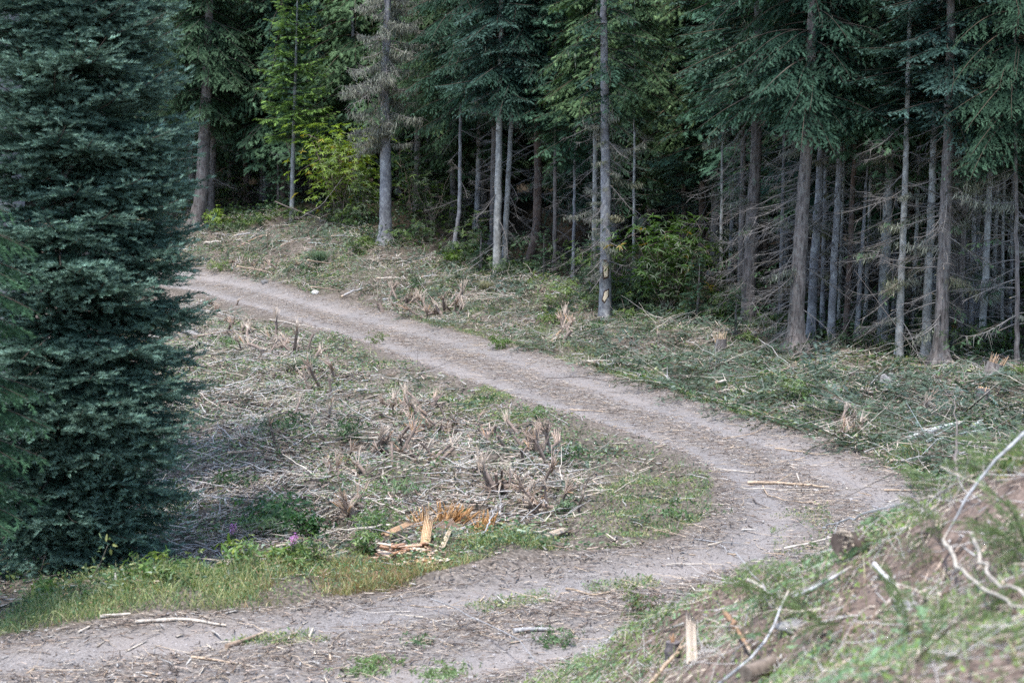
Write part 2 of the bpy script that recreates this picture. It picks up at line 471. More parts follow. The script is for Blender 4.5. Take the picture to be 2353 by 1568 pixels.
def bough(s, rs, p0, az, L, tilt, droop, up, step, sl, tpls, c0, c1, sec=.42, sec_droop=.25, jit=.25, wood=(.09, .075, .062), shoot_step=None, keep=1., flat=.0, rt=.011):
    """one conifer limb with its twigs and shoots, into soup s"""
    ss = np.linspace(0, 1, 9)
    hz = np.array([math.cos(az), math.sin(az), 0]); sidev = np.array([-hz[1], hz[0], 0])
    wob = rs.normal(0, .03, 2) * L
    def pt(t):
        t = np.asarray(t)[..., None]
        return p0 + hz * (L * t) + sidev * (wob[0] * np.sin(t * 3)) + np.array([0, 0, 1.]) * (L * (math.tan(tilt) * t - droop * t ** 2 + up * t ** 4))
    tube(s, pt(ss), np.linspace(rt * L + .003, .003, 9), wood, 3, cap=False)
    nsec = max(3, int(L / step))
    t = np.repeat(np.linspace(.1, .98, nsec), 2) + rs.uniform(-.3, .3, nsec * 2) / nsec
    t = np.clip(t, .06, 1)
    sgn = np.tile([-1., 1.], nsec)
    keepm = rs.rand(len(t)) < keep
    t = t[keepm]; sgn = sgn[keepm]
    if not len(t): return
    b0 = pt(t); bd = nrm(pt(np.minimum(t + .02, 1.02)) - b0)
    ang = sgn * rs.uniform(.75, 1.15, len(t))
    upv = nrm(np.cross(bd, np.cross(np.array([0, 0, 1.]), bd)))
    sv = np.cross(upv, bd)
    sdir = nrm(bd * np.cos(ang)[:, None] + sv * np.sin(ang)[:, None] + rs.normal(0, .1, (len(t), 3)))
    sdir[:, 2] -= sec_droop * rs.uniform(.3, 1.3, len(t)); sdir = nrm(sdir)
    sL = (L * sec * np.sin(np.clip(t * 1.0 + .12, 0, 1) * np.pi) ** .6 * (1 - t * .55) + .08) * rs.uniform(.6, 1.2, len(t))
    sst = shoot_step or sl * .55
    mx = int(np.ceil(sL.max() / sst)) + 1
    q = np.arange(mx)[None] * sst + rs.uniform(0, sst, (len(t), mx))
    ok = q < sL[:, None]
    ii, jj = np.nonzero(ok)
    qq = q[ii, jj]
    pos = b0[ii] + sdir[ii] * qq[:, None]
    pos[:, 2] -= (qq ** 2) * sec_droop * .35
    side = np.where(rs.rand(len(ii)) < .5, -1., 1.) * rs.uniform(.35, .95, len(ii))
    side = np.where(qq > sL[ii] - sst, rs.uniform(-.2, .2, len(ii)), side)
    yv = nrm(np.cross(upv[ii], sdir[ii]))
    d = nrm(sdir[ii] * np.cos(side)[:, None] + yv * np.sin(side)[:, None] + rs.normal(0, jit, (len(ii), 3)) * .5)
    d[:, 2] -= sec_droop * .5; d = nrm(d)
    upj = nrm(upv[ii] + rs.normal(0, jit, (len(ii), 3)))
    Mx = frames(d, upj) * (sl * rs.uniform(.7, 1.3, len(ii)))[:, None, None]
    young = np.clip(t[ii] * .5 + qq / np.maximum(sL[ii], .05) * .6, 0, 1)[:, None]  # new growth is paler; light on the outer shoots is painted in too
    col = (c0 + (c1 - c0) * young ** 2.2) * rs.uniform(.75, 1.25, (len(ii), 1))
    # the limb's own tip
    which = rs.randint(0, len(tpls), len(ii))
    for w in range(len(tpls)):
        k = which == w
        s.inst(tpls[w][0], tpls[w][1], Mx[k], pos[k], col[k])

def crown(seed, Hc, R, c0, c1, prof, spacing=.32, per=5, tilt=.15, droop=.25, up=.1, step=.15, sl=.2, tpls=SPR, zdense=None, sec=.42, sec_droop=.25, rt=.011, shoot_step=None, keep=1., moss=0.):
    rs = np.random.RandomState(seed)
    s = Soup()
    z = 0.
    while z < Hc - .15:
        f = z / Hc
        dens = 1. if zdense is None or z < zdense else .5
        for k in range(per):
            az = rs.uniform(0, 2 * math.pi)
            L = R * prof(f) * rs.uniform(.6, 1.15)
            if L < .12: continue
            tl = tilt + (.5 - tilt) * f ** 2 + rs.normal(0, .1)
            bough(s, rs, np.array([0, 0, z + rs.uniform(0, spacing)]), az, L, tl, droop * rs.uniform(.6, 1.4), up, step / dens, sl, tpls, c0, c1, sec, sec_droop, rt=rt, shoot_step=shoot_step, keep=keep)
            if moss and rs.rand() < moss:
                hang(s, rs, np.array([math.cos(az), math.sin(az), 0]) * L * rs.uniform(.2, .7) + np.array([0, 0, z]), rs.randint(4, 12))
        z += spacing / (1 if dens == 1 else .7)
    return s
MOSSC = np.array([.2, .21, .165])
def hang(s, rs, p, k, spread=.25, ln=.3):
    """beard lichen: limp tapering strands"""
    b = p + rs.normal(0, spread, (k, 3)) * np.array([1, 1, .25])
    l = rs.uniform(.3, 1.2, k) * ln
    w = rs.uniform(.006, .016, k)
    a = rs.uniform(0, 6.28, k)
    sv = np.c_[np.cos(a), np.sin(a), np.zeros(k)] * w[:, None]
    m = b + np.c_[rs.normal(0, .02, (k, 2)), -l * .5]
    V = np.stack([b - sv * .5, b + sv * .5, m + sv, m - sv, b + np.c_[rs.normal(0, .04, (k, 2)), -l]], 1)
    F = np.arange(k)[:, None] * 5
    c = MOSSC * rs.uniform(.6, 1.3, (k, 1))
    C = np.repeat(c, 5, 0)
    s.add(V.reshape(-1, 3), np.hstack([F, F + 1, F + 2, F + 3]), C)
    s.add(V.reshape(-1, 3), np.hstack([F + 3, F + 2, F + 4]), C)

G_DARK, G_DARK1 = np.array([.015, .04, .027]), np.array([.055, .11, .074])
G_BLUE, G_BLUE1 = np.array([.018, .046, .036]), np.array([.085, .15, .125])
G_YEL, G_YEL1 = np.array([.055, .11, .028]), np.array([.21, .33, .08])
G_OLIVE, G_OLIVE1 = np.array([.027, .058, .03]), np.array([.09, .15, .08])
full = lambda f: (1 - f) ** .75 * min(1, .55 + f * 6)
col_ = lambda f: (1 - f ** 2.2) ** .8 * min(1, .7 + f * 3)
wide = lambda f: (1 - f) ** .6 * min(1, .75 + f * 3)
sparse = lambda f: (.45 + .8 * f if f < .55 else (1 - f) * 1.9)
CROWN = {}
def cr(key, *a, mat=None, **k):
    CROWN[key] = crown(*a, **k).mesh('crown', mat or M_NEEDLE)
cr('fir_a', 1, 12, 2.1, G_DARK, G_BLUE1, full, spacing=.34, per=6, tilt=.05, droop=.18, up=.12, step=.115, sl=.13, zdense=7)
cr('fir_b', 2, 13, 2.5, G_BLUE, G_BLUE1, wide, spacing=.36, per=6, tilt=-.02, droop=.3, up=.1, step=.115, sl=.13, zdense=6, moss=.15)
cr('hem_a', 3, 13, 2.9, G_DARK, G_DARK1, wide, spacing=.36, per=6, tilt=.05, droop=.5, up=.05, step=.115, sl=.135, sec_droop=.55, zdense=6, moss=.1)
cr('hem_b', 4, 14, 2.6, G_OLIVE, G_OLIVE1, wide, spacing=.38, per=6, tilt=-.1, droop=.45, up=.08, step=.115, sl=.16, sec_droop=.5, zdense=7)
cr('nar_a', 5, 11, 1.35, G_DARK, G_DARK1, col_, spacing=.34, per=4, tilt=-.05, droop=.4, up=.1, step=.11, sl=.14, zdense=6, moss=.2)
cr('low_a', 6, 13, 2.6, G_DARK * 1.3, G_DARK1 * 1.4, full, spacing=.42, per=6, tilt=0, droop=.35, up=.1, step=.18, sl=.26, tpls=SPRF, zdense=8)  # low crowns: needle colour raised to stand in for missing forest light
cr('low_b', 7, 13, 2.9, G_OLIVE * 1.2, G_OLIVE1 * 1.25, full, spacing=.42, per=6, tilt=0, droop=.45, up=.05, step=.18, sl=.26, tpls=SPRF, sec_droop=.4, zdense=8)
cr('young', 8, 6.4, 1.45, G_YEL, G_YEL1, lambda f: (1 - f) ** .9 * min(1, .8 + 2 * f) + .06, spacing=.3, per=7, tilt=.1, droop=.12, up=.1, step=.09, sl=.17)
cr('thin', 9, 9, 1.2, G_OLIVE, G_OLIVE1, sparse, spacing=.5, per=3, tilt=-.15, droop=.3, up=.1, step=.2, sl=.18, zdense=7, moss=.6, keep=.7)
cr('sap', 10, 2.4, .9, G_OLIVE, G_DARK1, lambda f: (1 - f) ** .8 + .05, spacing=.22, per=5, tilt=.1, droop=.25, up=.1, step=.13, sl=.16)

def twig_branch(seed, L, lichen=False, needles=False):
    """a dead limb, growing along +X from the origin: sags, tip lifts, side twigs"""
    rs = np.random.RandomState(seed); s = Soup()
    t = np.linspace(0, 1, 8)
    dr = rs.uniform(.2, .85); upk = rs.uniform(.1, .45)
    pts = np.c_[L * t, L * .06 * np.sin(t * rs.uniform(2, 5)), L * (-dr * t ** 1.3 + upk * t ** 3)]
    gc = np.array([.2, .185, .175]) * rs.uniform(.75, 1.25)
    tube(s, pts, np.linspace(.011 + .004 * L, .003, 8), gc, 4)
    for k in range(int(7 + L * 12)):
        tt = rs.uniform(.15, .95); b = np.array([np.interp(tt, t, pts[:, q]) for q in range(3)])
        d = np.array([rs.uniform(.3, 1), rs.choice([-1, 1]) * rs.uniform(.4, 1), rs.uniform(-.6, .2)]); d /= np.linalg.norm(d)
        l = L * rs.uniform(.12, .4) * (1.1 - tt * .5)
        q = np.linspace(0, 1, 4)[:, None]
        tube(s, b + d * l * q + np.array([0, 0, -.25 * l]) * q ** 2, [.005, .004, .003, .002], gc * rs.uniform(.8, 1.1), 3, cap=False)
    if lichen:
        for k in range(int(5 + 9 * L)):
            tt = rs.uniform(.05, .9)
            hang(s, rs, np.array([np.interp(tt, t, pts[:, q]) for q in range(3)]), rs.randint(6, 16), .11, .2)
    if needles:
        bough(s, rs, np.array([L * .3, 0, -L * .12]), 0, L * .8, -.25, .2, .1, .16, .15, SPR, G_OLIVE, G_OLIVE1, .35, .3, keep=.7)
    return s
DEAD = [twig_branch(50 + k, 1.0 + .12 * k).mesh('dead_branch', M_TWIG) for k in range(7)]
LICH = [twig_branch(70 + k, .8 + .15 * k, True).mesh('lichen_branch', M_TWIG) for k in range(5)]
NEED = [twig_branch(90 + k, .9 + .15 * k, k % 2 == 0, True).mesh('live_branch', M_NEEDLE) for k in range(4)]
STUB = []
for k in range(4):
    s = Soup(); rs = np.random.RandomState(30 + k); L = rs.uniform(.12, .4); t = np.linspace(0, 1, 4)[:, None]
    tube(s, np.array([L, 0, -.1 * L]) * t, [.016, .013, .011, .008], np.array([[.2, .18, .17]] * 3 + [[.5, .38, .26]]), 4)
    STUB.append(s.mesh('branch_stub', M_TWIG))

NAMEOF = {}
def tree(label, px, d, w, bark, group=None, H=15., crown_key=None, hb=6., cs=1., dead=0, lich=0, need=0, stub=0, zr=(.4, 6.), seed=0, flare=.5, name='conifer_tree', base=None, ls=1., side=None, cat='tree'):
    """px: picture points of the trunk's centre line from base to as high as it is seen; w: trunk width in picture px at the base"""
    rs = np.random.RandomState(seed * 7 + 11)
    if base is None:
        pts = [at_depth(u, v, d) for u, v in px]
        g0 = gz(pts[0][0], pts[0][1]); pts[0][2] = g0
    else:
        pts = [np.array([base[0], base[1], gz(*base)])]; g0 = pts[0][2]
        pts.append(pts[0] + np.array([rs.normal(0, .02), rs.normal(0, .02), 1.]) * min(6., H * .6))
    r0 = w * d / FPX / 2
    if len(pts) >= 2:
        dv = pts[-1] - pts[-2]; dv = dv / max(dv[2], .1)
        dv[:2] = np.clip(dv[:2], -.06, .06)
        top = pts[-1]
        for q in (.35, .7, 1.):
            zz = g0 + H
            if zz > top[2]: pts.append(top + (dv * .6) * (zz - top[2]) * q)
    pts = np.array(pts)
    seg = np.r_[0, np.cumsum(np.linalg.norm(np.diff(pts, axis=0), axis=1))]
    L = seg[-1]
    m = int(max(10, min(70, L / .2)))
    tt = np.r_[0, .05, .12, .22, np.linspace(.4, L, m)] if L > 1 else np.linspace(0, L, 8)
    # smooth the centre line
    dense = np.linspace(0, L, 200)
    C_ = np.stack([np.interp(dense, seg, pts[:, k]) for k in range(3)], 1)
    ker = np.ones(15) / 15
    Cp = np.vstack([np.repeat(C_[:1], 7, 0), C_, np.repeat(C_[-1:], 7, 0)])
    C_ = np.stack([np.convolve(Cp[:, k], ker, 'valid') for k in range(3)], 1)
    path = np.stack([np.interp(tt, dense, C_[:, k]) for k in range(3)], 1)
    o = pts[0].copy()
    root = empty(name, o, 0, label, cat, group)
    loc = path - o; loc[0, 2] -= .15
    loc[:, :2] += rs.normal(0, .006, (len(loc), 2)) * (tt[:, None] > .5)
    rad = r0 * (1 - tt / (L * 1.12)) ** .75
    s = Soup(); k = 14 if w > 20 else 9
    tan = nrm(np.gradient(loc, axis=0)); sdv_ = nrm(np.cross(np.broadcast_to([0, 1., 0], tan.shape), tan)); upv = np.cross(tan, sdv_)
    a = np.arange(k) / k * 2 * np.pi
    lob = 1 + flare * 1.3 * np.exp(-tt / .25)[:, None] * (.75 + .5 * np.sin(a * 4 + rs.uniform(0, 6))[None])
    rr = rad[:, None] * lob * (1 + rs.uniform(-.05, .05, (len(tt), k)))
    V = loc[:, None] + rr[..., None] * (np.cos(a)[None, :, None] * sdv_[:, None] + np.sin(a)[None, :, None] * upv[:, None])
    ii = np.arange(len(tt) - 1)[:, None] * k; jj = np.arange(k)[None]
    s.add(V.reshape(-1, 3), np.stack([ii + jj, ii + (jj + 1) % k, ii + k + (jj + 1) % k, ii + k + jj], -1).reshape(-1, 4), (.2, .2, .2))
    s.build('trunk', bark, root, True)
    zloc = loc[:, 2]
    def on(z):
        return np.array([np.interp(z, zloc, loc[:, q]) for q in range(3)]), float(np.interp(z, zloc, rad))
    if crown_key:
        c_, _ = on(hb)
        link('crown', CROWN[crown_key], root, (c_[0], c_[1], hb), (0, 0, rs.uniform(0, 6.28)), cs)
    for num, lib, nm in ((dead, DEAD, 'dead_branch'), (lich, LICH, 'lichen_branch'), (need, NEED, 'live_branch'), (stub, STUB, 'branch_stub')):
        for q in range(num):
            z = zr[0] + (zr[1] - zr[0]) * (q + rs.rand()) / num
            c_, r_ = on(z)
            az = rs.uniform(0, 6.28) if side is None or rs.rand() < .35 else side + rs.normal(0, .6)
            p = c_ + np.array([math.cos(az), math.sin(az), 0]) * r_ * .6
            link(nm, lib[rs.randint(len(lib))], root, p, (rs.normal(0, .3), rs.normal(.0, .18), az), rs.uniform(.55, 1.1) * ls)
    return root, on, o, r0

# ------------------------------------------------------------------ the trees one can tell apart
FG = 'trees along the edge of the forest'
PI = math.pi
# silvery fir in front, to the left
def near_fir():
    p = at_depth(150, 1340, 23.5); z0 = gz(p[0], p[1])
    root, on, o, r0 = tree('dense silvery fir with branches down to the ground, beside the bottom left of the road', [(150, 1340), (155, 900), (158, 0)], 23.5, 46, M_BARK_GREY, H=15, seed=1, name='fir_tree')
    rs = np.random.RandomState(5); s = Soup()
    c0 = np.array([.014, .04, .025]); c1 = np.array([.2, .31, .245])  # pale tip colour includes painted light catching the glaucous needles
    z = .45
    def prof(z):
        return float(np.interp(z, [0, .5, 1.2, 2.2, 4, 7.5, 11, 15], [.95, 1.15, 1.5, 1.78, 1.72, 1.45, 1.0, .1]))
    while z < 15:
        dn = 1. if z < 8.6 else .45
        for k in range(11 if dn == 1 else 6):
            az = rs.uniform(0, 2 * PI)
            L = prof(z) * rs.uniform(.8, 1.1) * (1 - .5 * max(0, -math.cos(az)) * (z > 2.5))
            tl = np.interp(z, [0, 1.5, 4, 9], [-.5, -.25, -.05, .1]) + rs.normal(0, .1)
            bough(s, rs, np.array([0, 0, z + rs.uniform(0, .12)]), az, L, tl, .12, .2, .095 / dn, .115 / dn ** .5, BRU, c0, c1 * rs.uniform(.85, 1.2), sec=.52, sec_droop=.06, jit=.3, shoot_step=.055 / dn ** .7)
        for k in range(3 if z < 8.5 else 0):
            bough(s, rs, np.array([0, 0, z + rs.uniform(0, .25)]), rs.normal(-.1, .5), prof(z) * rs.uniform(.85, 1.05), np.interp(z, [0, 1.5, 4, 9], [-.5, -.25, -.05, .1]) + rs.normal(0, .08), .12, .22, .095, .115, BRU, c0, c1, sec=.52, sec_droop=.06, jit=.3, shoot_step=.055)
        for k in range(5):
            az = rs.normal(-PI / 2, .7)
            bough(s, rs, np.array([0, 0, z + rs.uniform(0, .2)]), az, rs.uniform(.5, 1.1), rs.normal(-.05, .15), .12, .2, .1 / dn, .115 / dn ** .5, BRU, c0, c1, sec=.6, sec_droop=.06, jit=.3, shoot_step=.07)
        z += .26 if dn == 1 else .4
    link('crown', s.mesh('crown', M_FIR), root, (on(.5)[0][0], on(.5)[0][1], 0))
near_fir()
tree('thick furrowed grey trunk half hidden behind the silvery fir at left', [(22, 1190), (20, 700), (14, 0)], 28, 98, M_BARK_GREY, H=17, crown_key='hem_a', hb=8.2, cs=1.1, lich=6, zr=(2, 8), seed=2, flare=.4)
r_, on_, o_, _ = tree('young hemlock reaching feathery light green tips in at the left picture edge', [(-190, 1440), (-190, 600)], 20, 22, M_BARK_RED, H=6.5, seed=3, name='young_hemlock')
s = Soup(); rs = np.random.RandomState(8)
for zz in np.arange(1.5, 4.6, .3):
    for k in range(4):
        az = rs.uniform(-1.0, 1.0) if k < 2 else rs.uniform(0, 6.28)
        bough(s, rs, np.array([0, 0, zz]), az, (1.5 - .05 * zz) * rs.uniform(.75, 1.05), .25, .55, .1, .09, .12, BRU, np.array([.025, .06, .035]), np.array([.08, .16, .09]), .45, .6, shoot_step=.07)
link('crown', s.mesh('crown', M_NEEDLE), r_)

tree('leaning grey brown trunk with curved foot at the far end of the road', [(447, 535), (462, 460), (468, 350), (474, 210), (478, 100)], 76, 34, M_BARK_ROUGH, FG, 16, 'hem_b', 4.3, .95, dead=8, zr=(1.5, 4.5), seed=4, flare=.3)
tree('shaded twin trunk right behind the leaning grey brown trunk', [(480, 500), (486, 380), (490, 240)], 78, 24, M_BARK_ROUGH, FG, 16, 'hem_b', 4.0, 1.05, dead=8, zr=(1, 4), seed=5)
r_, on_, o_, _ = tree('slender young fir with yellow green needles and a bare lower stem', [(670, 512), (672, 400), (678, 200), (683, 0)], 72, 12, M_BARK_PALE, FG, 9., 'young', 3.0, 1.08, seed=6, name='young_fir', dead=4, zr=(2, 3.2), ls=.6, flare=.2)
tree('lichen hung conifer with stout bare grey stem behind the left roadside brush', [(885, 565), (886, 400), (884, 200), (890, 0)], 66, 30, M_BARK_GREY, FG, 15, 'thin', 4.4, 1.0, lich=75, need=8, zr=(3.2, 8.6), seed=7, stub=8, ls=1.25)
tree('slim dark stem standing alone between lichen tree and pale twin trunks', [(1040, 592), (1056, 480), (1058, 230)], 64, 11, M_BARK_GREY, FG, 13, 'hem_a', 4.6, .8, dead=12, zr=(1, 5), seed=8, ls=.8, flare=.2)
tree('pale grey trunk with many stub branches, left of the twin pair', [(1141, 632), (1143, 480), (1148, 240), (1152, 0)], 60, 20, M_BARK_PALE, FG, 15, 'fir_b', 5.0, .85, dead=26, stub=14, zr=(.8, 6), seed=9, side=PI, ls=.75, flare=.25)
tree('pale grey trunk, slimmer right one of the twin pair', [(1157, 628), (1163, 500), (1176, 260), (1180, 0)], 60.3, 15, M_BARK_PALE, FG, 14, 'hem_a', 5.2, .8, dead=14, stub=8, zr=(1.2, 6), seed=10, side=0, ls=.7, flare=.2)
tree('brown trunk with sharply curved foot like a hockey stick', [(1203, 610), (1222, 580), (1233, 535), (1236, 420), (1235, 250), (1232, 0)], 61, 22, M_BARK_RED, FG, 15, 'hem_a', 5.2, .9, dead=18, need=3, zr=(1, 5.5), seed=11, flare=.1)
tree('thin grey stem in shade right of the curved brown trunk', [(1274, 640), (1275, 450), (1276, 250)], 60, 11, M_BARK_ROUGH, FG, 13, 'low_a', 4.0, .7, dead=14, zr=(.5, 4), seed=12, ls=.8)
tree('thin dark stem behind the brush left of the stem with bare wood patches', [(1316, 668), (1319, 520), (1321, 300)], 58.5, 9, M_BARK_GREY, FG, 11, 'low_a', 3.4, .6, dead=12, zr=(.4, 4), seed=13, ls=.8)
tree('grey stem with twiggy lower limbs close behind the stem with bare wood patches', [(1364, 660), (1366, 500), (1368, 270)], 57, 15, M_BARK_PALE, FG, 14, 'low_b', 5.0, .7, dead=22, lich=8, zr=(.4, 5), seed=14, ls=.8)
r_, on_, o_, r0_ = tree('straight grey trunk with two oval patches of bare pale wood near its foot', [(1389, 740), (1392, 600), (1391, 400), (1389, 200), (1386, 0)], 52, 29, M_BARK_GREY, FG, 15, 'nar_a', 5.0, .95, dead=30, lich=16, need=8, stub=22, zr=(1.2, 5.6), seed=15, ls=.75, flare=.25)
def patch(va, vb, wpx, lean):
    c = at_depth(1391, (va + vb) / 2, 52); zc = c[2] - o_[2]; hh = (va - vb) * 52 / FPX / 2; ww = wpx * 52 / FPX / 2
    for nm, k, off, col in (('bark_rim', 1.28, .002, lin(70, 48, 38)), ('bare_wood', 1., .006, lin(225, 205, 175))):
        s = Soup(); rs = np.random.RandomState(int(va)); N = 28; rings = 5
        a = np.arange(N) / N * 2 * PI
        wob = 1 + .1 * np.sin(a * 5 + va) + .07 * np.sin(a * 9 + 2)
        V = []
        for q in range(rings + 1):
            f = q / rings
            for b in range(N):
                ex = ww * k * f * wob[b] * np.sign(math.cos(a[b])) * abs(math.cos(a[b])) ** .7
                ez = (hh + (k - 1) * ww * .6) * f * wob[b] * np.sign(math.sin(a[b])) * abs(math.sin(a[b])) ** .8
                cc, rr = on_(zc + ez)
                th = ex / rr + lean * ez / rr
                R = rr * 1.055 + off * (1 if q < rings else -3)
                V.append((cc[0] + R * math.sin(th), cc[1] - R * math.cos(th), zc + ez))
        F = []
        for q in range(rings):
            for b in range(N):
                F.append((q * N + b, q * N + (b + 1) % N, q * N + N + (b + 1) % N, q * N + N + b))
        cc_ = np.repeat(col[None], len(V), 0) * rs.uniform(.85, 1.1, (len(V), 1))
        s.add(V, F, cc_)
        s.build(nm, M_WOOD, r_, True)
patch(640, 597, 12, .0)
patch(693, 664, 11, .25)
right = [
 ('rough brown trunk with dead limbs, leftmost of the stand at right', [(1718, 760), (1722, 600), (1735, 400), (1740, 200), (1742, 0)], 48.5, 34, M_BARK_ROUGH, dict(crown_key='fir_b', hb=5.4, cs=.95, dead=44, need=10, zr=(.7, 6), side=PI, ls=.8)),
 ('slim rough trunk pressed behind the leftmost rough brown trunk', [(1700, 745), (1703, 560), (1708, 300)], 50, 18, M_BARK_ROUGH, dict(crown_key='low_a', hb=5, cs=.7, dead=22, need=8, zr=(.7, 5.5), ls=.9)),
 ('stout rough brown trunk shedding many long drooping dead limbs', [(1826, 822), (1832, 650), (1845, 450), (1860, 240), (1866, 0)], 45, 38, M_BARK_ROUGH, dict(crown_key='hem_a', hb=5.2, cs=.9, dead=64, need=14, lich=3, stub=8, zr=(.3, 5.6), side=PI, ls=.85, flare=.8)),
 ('grey trunk close right of the stout rough brown one', [(1861, 800), (1868, 640), (1882, 420), (1890, 250)], 46.5, 23, M_BARK_GREY, dict(crown_key='low_a', hb=5.4, cs=.8, dead=20, need=6, zr=(1, 5.4), side=0)),
 ('dark thin stem between two grey trunks', [(1888, 790), (1892, 620), (1896, 400)], 48, 13, M_BARK_GREY, dict(crown_key='low_a', hb=5.2, cs=.6, dead=10, zr=(1, 5), ls=.8)),
 ('clean grey stem leaning slightly right with few dead limbs', [(1908, 795), (1914, 640), (1926, 420), (1932, 250)], 46, 19, M_BARK_GREY, dict(crown_key='hem_a', hb=5.4, cs=.8, dead=20, need=5, zr=(1.5, 5.5), side=PI)),
 ('reddish brown thin stem leaning right in the stand', [(1940, 800), (1950, 640), (1958, 450), (1966, 320)], 46.3, 15, M_BARK_RED, dict(crown_key='low_b', hb=5.2, cs=.6, dead=10, zr=(1, 5), ls=.8)),
 ('thin grey stem leaning right with a rusty broken top', [(1967, 802), (1976, 620), (1990, 420), (1996, 330)], 46, 14, M_BARK_GREY, dict(dead=14, zr=(.8, 4.6), ls=.9, H=5.0)),
 ('blotchy pale trunk, widest of the pale barked stems', [(2026, 830), (2030, 640), (2042, 420), (2048, 200), (2052, 0)], 46, 27, M_BARK_PALE, dict(crown_key='low_b', hb=4.6, cs=.9, dead=24, lich=3, need=12, zr=(.6, 5.4), side=PI)),
 ('pale grey stem leaning slightly right with long dead limbs to its left', [(2064, 828), (2070, 640), (2078, 450), (2084, 250)], 44, 19, M_BARK_PALE, dict(crown_key='fir_a', hb=5.2, cs=.75, dead=24, lich=2, need=5, zr=(.6, 5.3), side=PI, ls=.9)),
 ('pale trunk with a fresh yellow torn branch scar', [(2127, 828), (2130, 680), (2138, 500), (2146, 300)], 44, 22, M_BARK_PALE, dict(crown_key='thin', hb=3.9, cs=.8, dead=14, stub=14, lich=3, need=6, zr=(.8, 4.4), side=PI)),
 ('rough brown trunk with broad flared foot beside the scarred pale trunk', [(2158, 842), (2164, 700), (2172, 500), (2180, 250), (2184, 0)], 43, 34, M_BARK_ROUGH, dict(crown_key='fir_b', hb=5.2, cs=.85, dead=28, lich=4, need=12, zr=(.8, 5.4), flare=.9)),
 ('grey brown stem next right of the flared rough trunk', [(2205, 830), (2209, 640), (2216, 450), (2222, 330)], 44.5, 15, M_BARK_ROUGH, dict(crown_key='low_b', hb=4.6, cs=.65, dead=20, need=6, zr=(.8, 4.8), ls=.8)),
 ('twisted thin grey stem in the crowded group of thin stems', [(2224, 832), (2232, 720), (2236, 560), (2242, 380)], 45.5, 13, M_BARK_GREY, dict(crown_key='low_a', hb=4.6, cs=.6, dead=20, need=6, zr=(.8, 4.8), ls=.8)),
 ('faint thin stem behind the rightmost pale leaning stem', [(2238, 815), (2244, 640), (2250, 450)], 46.5, 11, M_BARK_GREY, dict(crown_key='low_a', hb=4.8, cs=.6, dead=12, zr=(.8, 4.8), ls=.8)),
 ('pale stem leaning right, the rightmost of the pale stems', [(2254, 830), (2262, 650), (2272, 450), (2282, 250)], 43.5, 18, M_BARK_PALE, dict(crown_key='fir_b', hb=4.9, cs=.75, dead=22, need=9, zr=(.8, 5), side=0)),
 ('thin mossy dark stem, rightmost in the stand', [(2336, 845), (2336, 640), (2334, 450)], 42, 12, M_BARK_ROUGH, dict(crown_key='hem_a', hb=4.4, cs=.7, dead=14, lich=3, need=4, zr=(1, 4.5))),
]
for q, (lb, px, d, w, bk, kw) in enumerate(right):
    hh = kw.pop('H', 15)
    kw.setdefault('stub', 12)
    tree(lb, px, d, w, bk, FG, hh, seed=40 + q, **kw)
for q, (u, v, d, w, lean) in enumerate([(1790, 800, 49, 11, 10), (1925, 795, 48.5, 9, 14), (1985, 810, 47.5, 10, 16), (2050, 815, 47.5, 11, 12), (2095, 825, 46, 11, 14), (2185, 825, 46.5, 12, 16), (2215, 825, 47, 9, 14), (2275, 825, 46, 12, 18), (2300, 830, 45, 9, 6), (2318, 835, 46, 10, 8), (1655, 760, 53, 9, 4), (1455, 720, 55, 8, 2)]):
    tree('thin pale stem standing among the crowded trunks at right' if u > 1700 else 'thin pale stem in the dark gap left of the rough brown stand', [(u, v), (u + lean * .5, v - 220), (u + lean, v - 420)], d, w, M_BARK_PALE if q % 3 else M_BARK_GREY, 'thin stems among the front trunks', 12, 'low_b' if q % 2 else 'low_a', 5.0, .55, dead=18, need=3, stub=6, zr=(.7, 5), seed=150 + q, ls=.7, flare=.2)
# big crowned trees whose boughs fill the gaps
for q, (lb, b, key, hb, cs, w) in enumerate([
    ('full crowned dark fir filling the gap right of the trunk with bare wood patches', (6.0, 58.5), 'fir_a', 2.4, 1.45, 30),
    ('dark drooping hemlock filling the gap left of the rough brown stand', (8.3, 56.), 'hem_a', 2.6, 1.15, 30),
    ('bushy hemlock with pale feathery boughs above the young green shrub', (-3.4, 71.5), 'hem_b', 3.2, 1.1, 28),
    ('pale green feathery hemlock between lichen tree and pale twin trunks', (-2.0, 69.), 'hem_b', 2.2, 1.0, 24),
    ('dark hemlock crown behind the slender young yellow green fir', (-8.6, 78.), 'hem_a', 2.6, 1.1, 28),
    ('dense fir at the right edge with bluish drooping boughs', (11.9, 44.5), 'fir_b', 4.1, 1.15, 26),
    ('tall bluish fir behind the rightmost thin stems', (10.3, 46.5), 'fir_b', 4.4, 1.2, 30),
    ('dark fir crown behind the pale twin trunks', (-.6, 65.), 'fir_a', 4.2, 1.1, 26),
    ('hemlock with bowed boughs behind the far end of the road', (-12.8, 80.), 'hem_b', 2.2, 1.15, 30),
    ('dark fir seen through the gap beside the silvery fir', (-15.5, 76.), 'fir_a', 1.5, 1.3, 30),
    ]):
    tree(lb, None, 50, w, M_BARK_ROUGH, 'full crowned conifers behind the first trunks', 17, key, hb, cs, dead=8, zr=(.8, hb + .4), seed=80 + q, base=b)
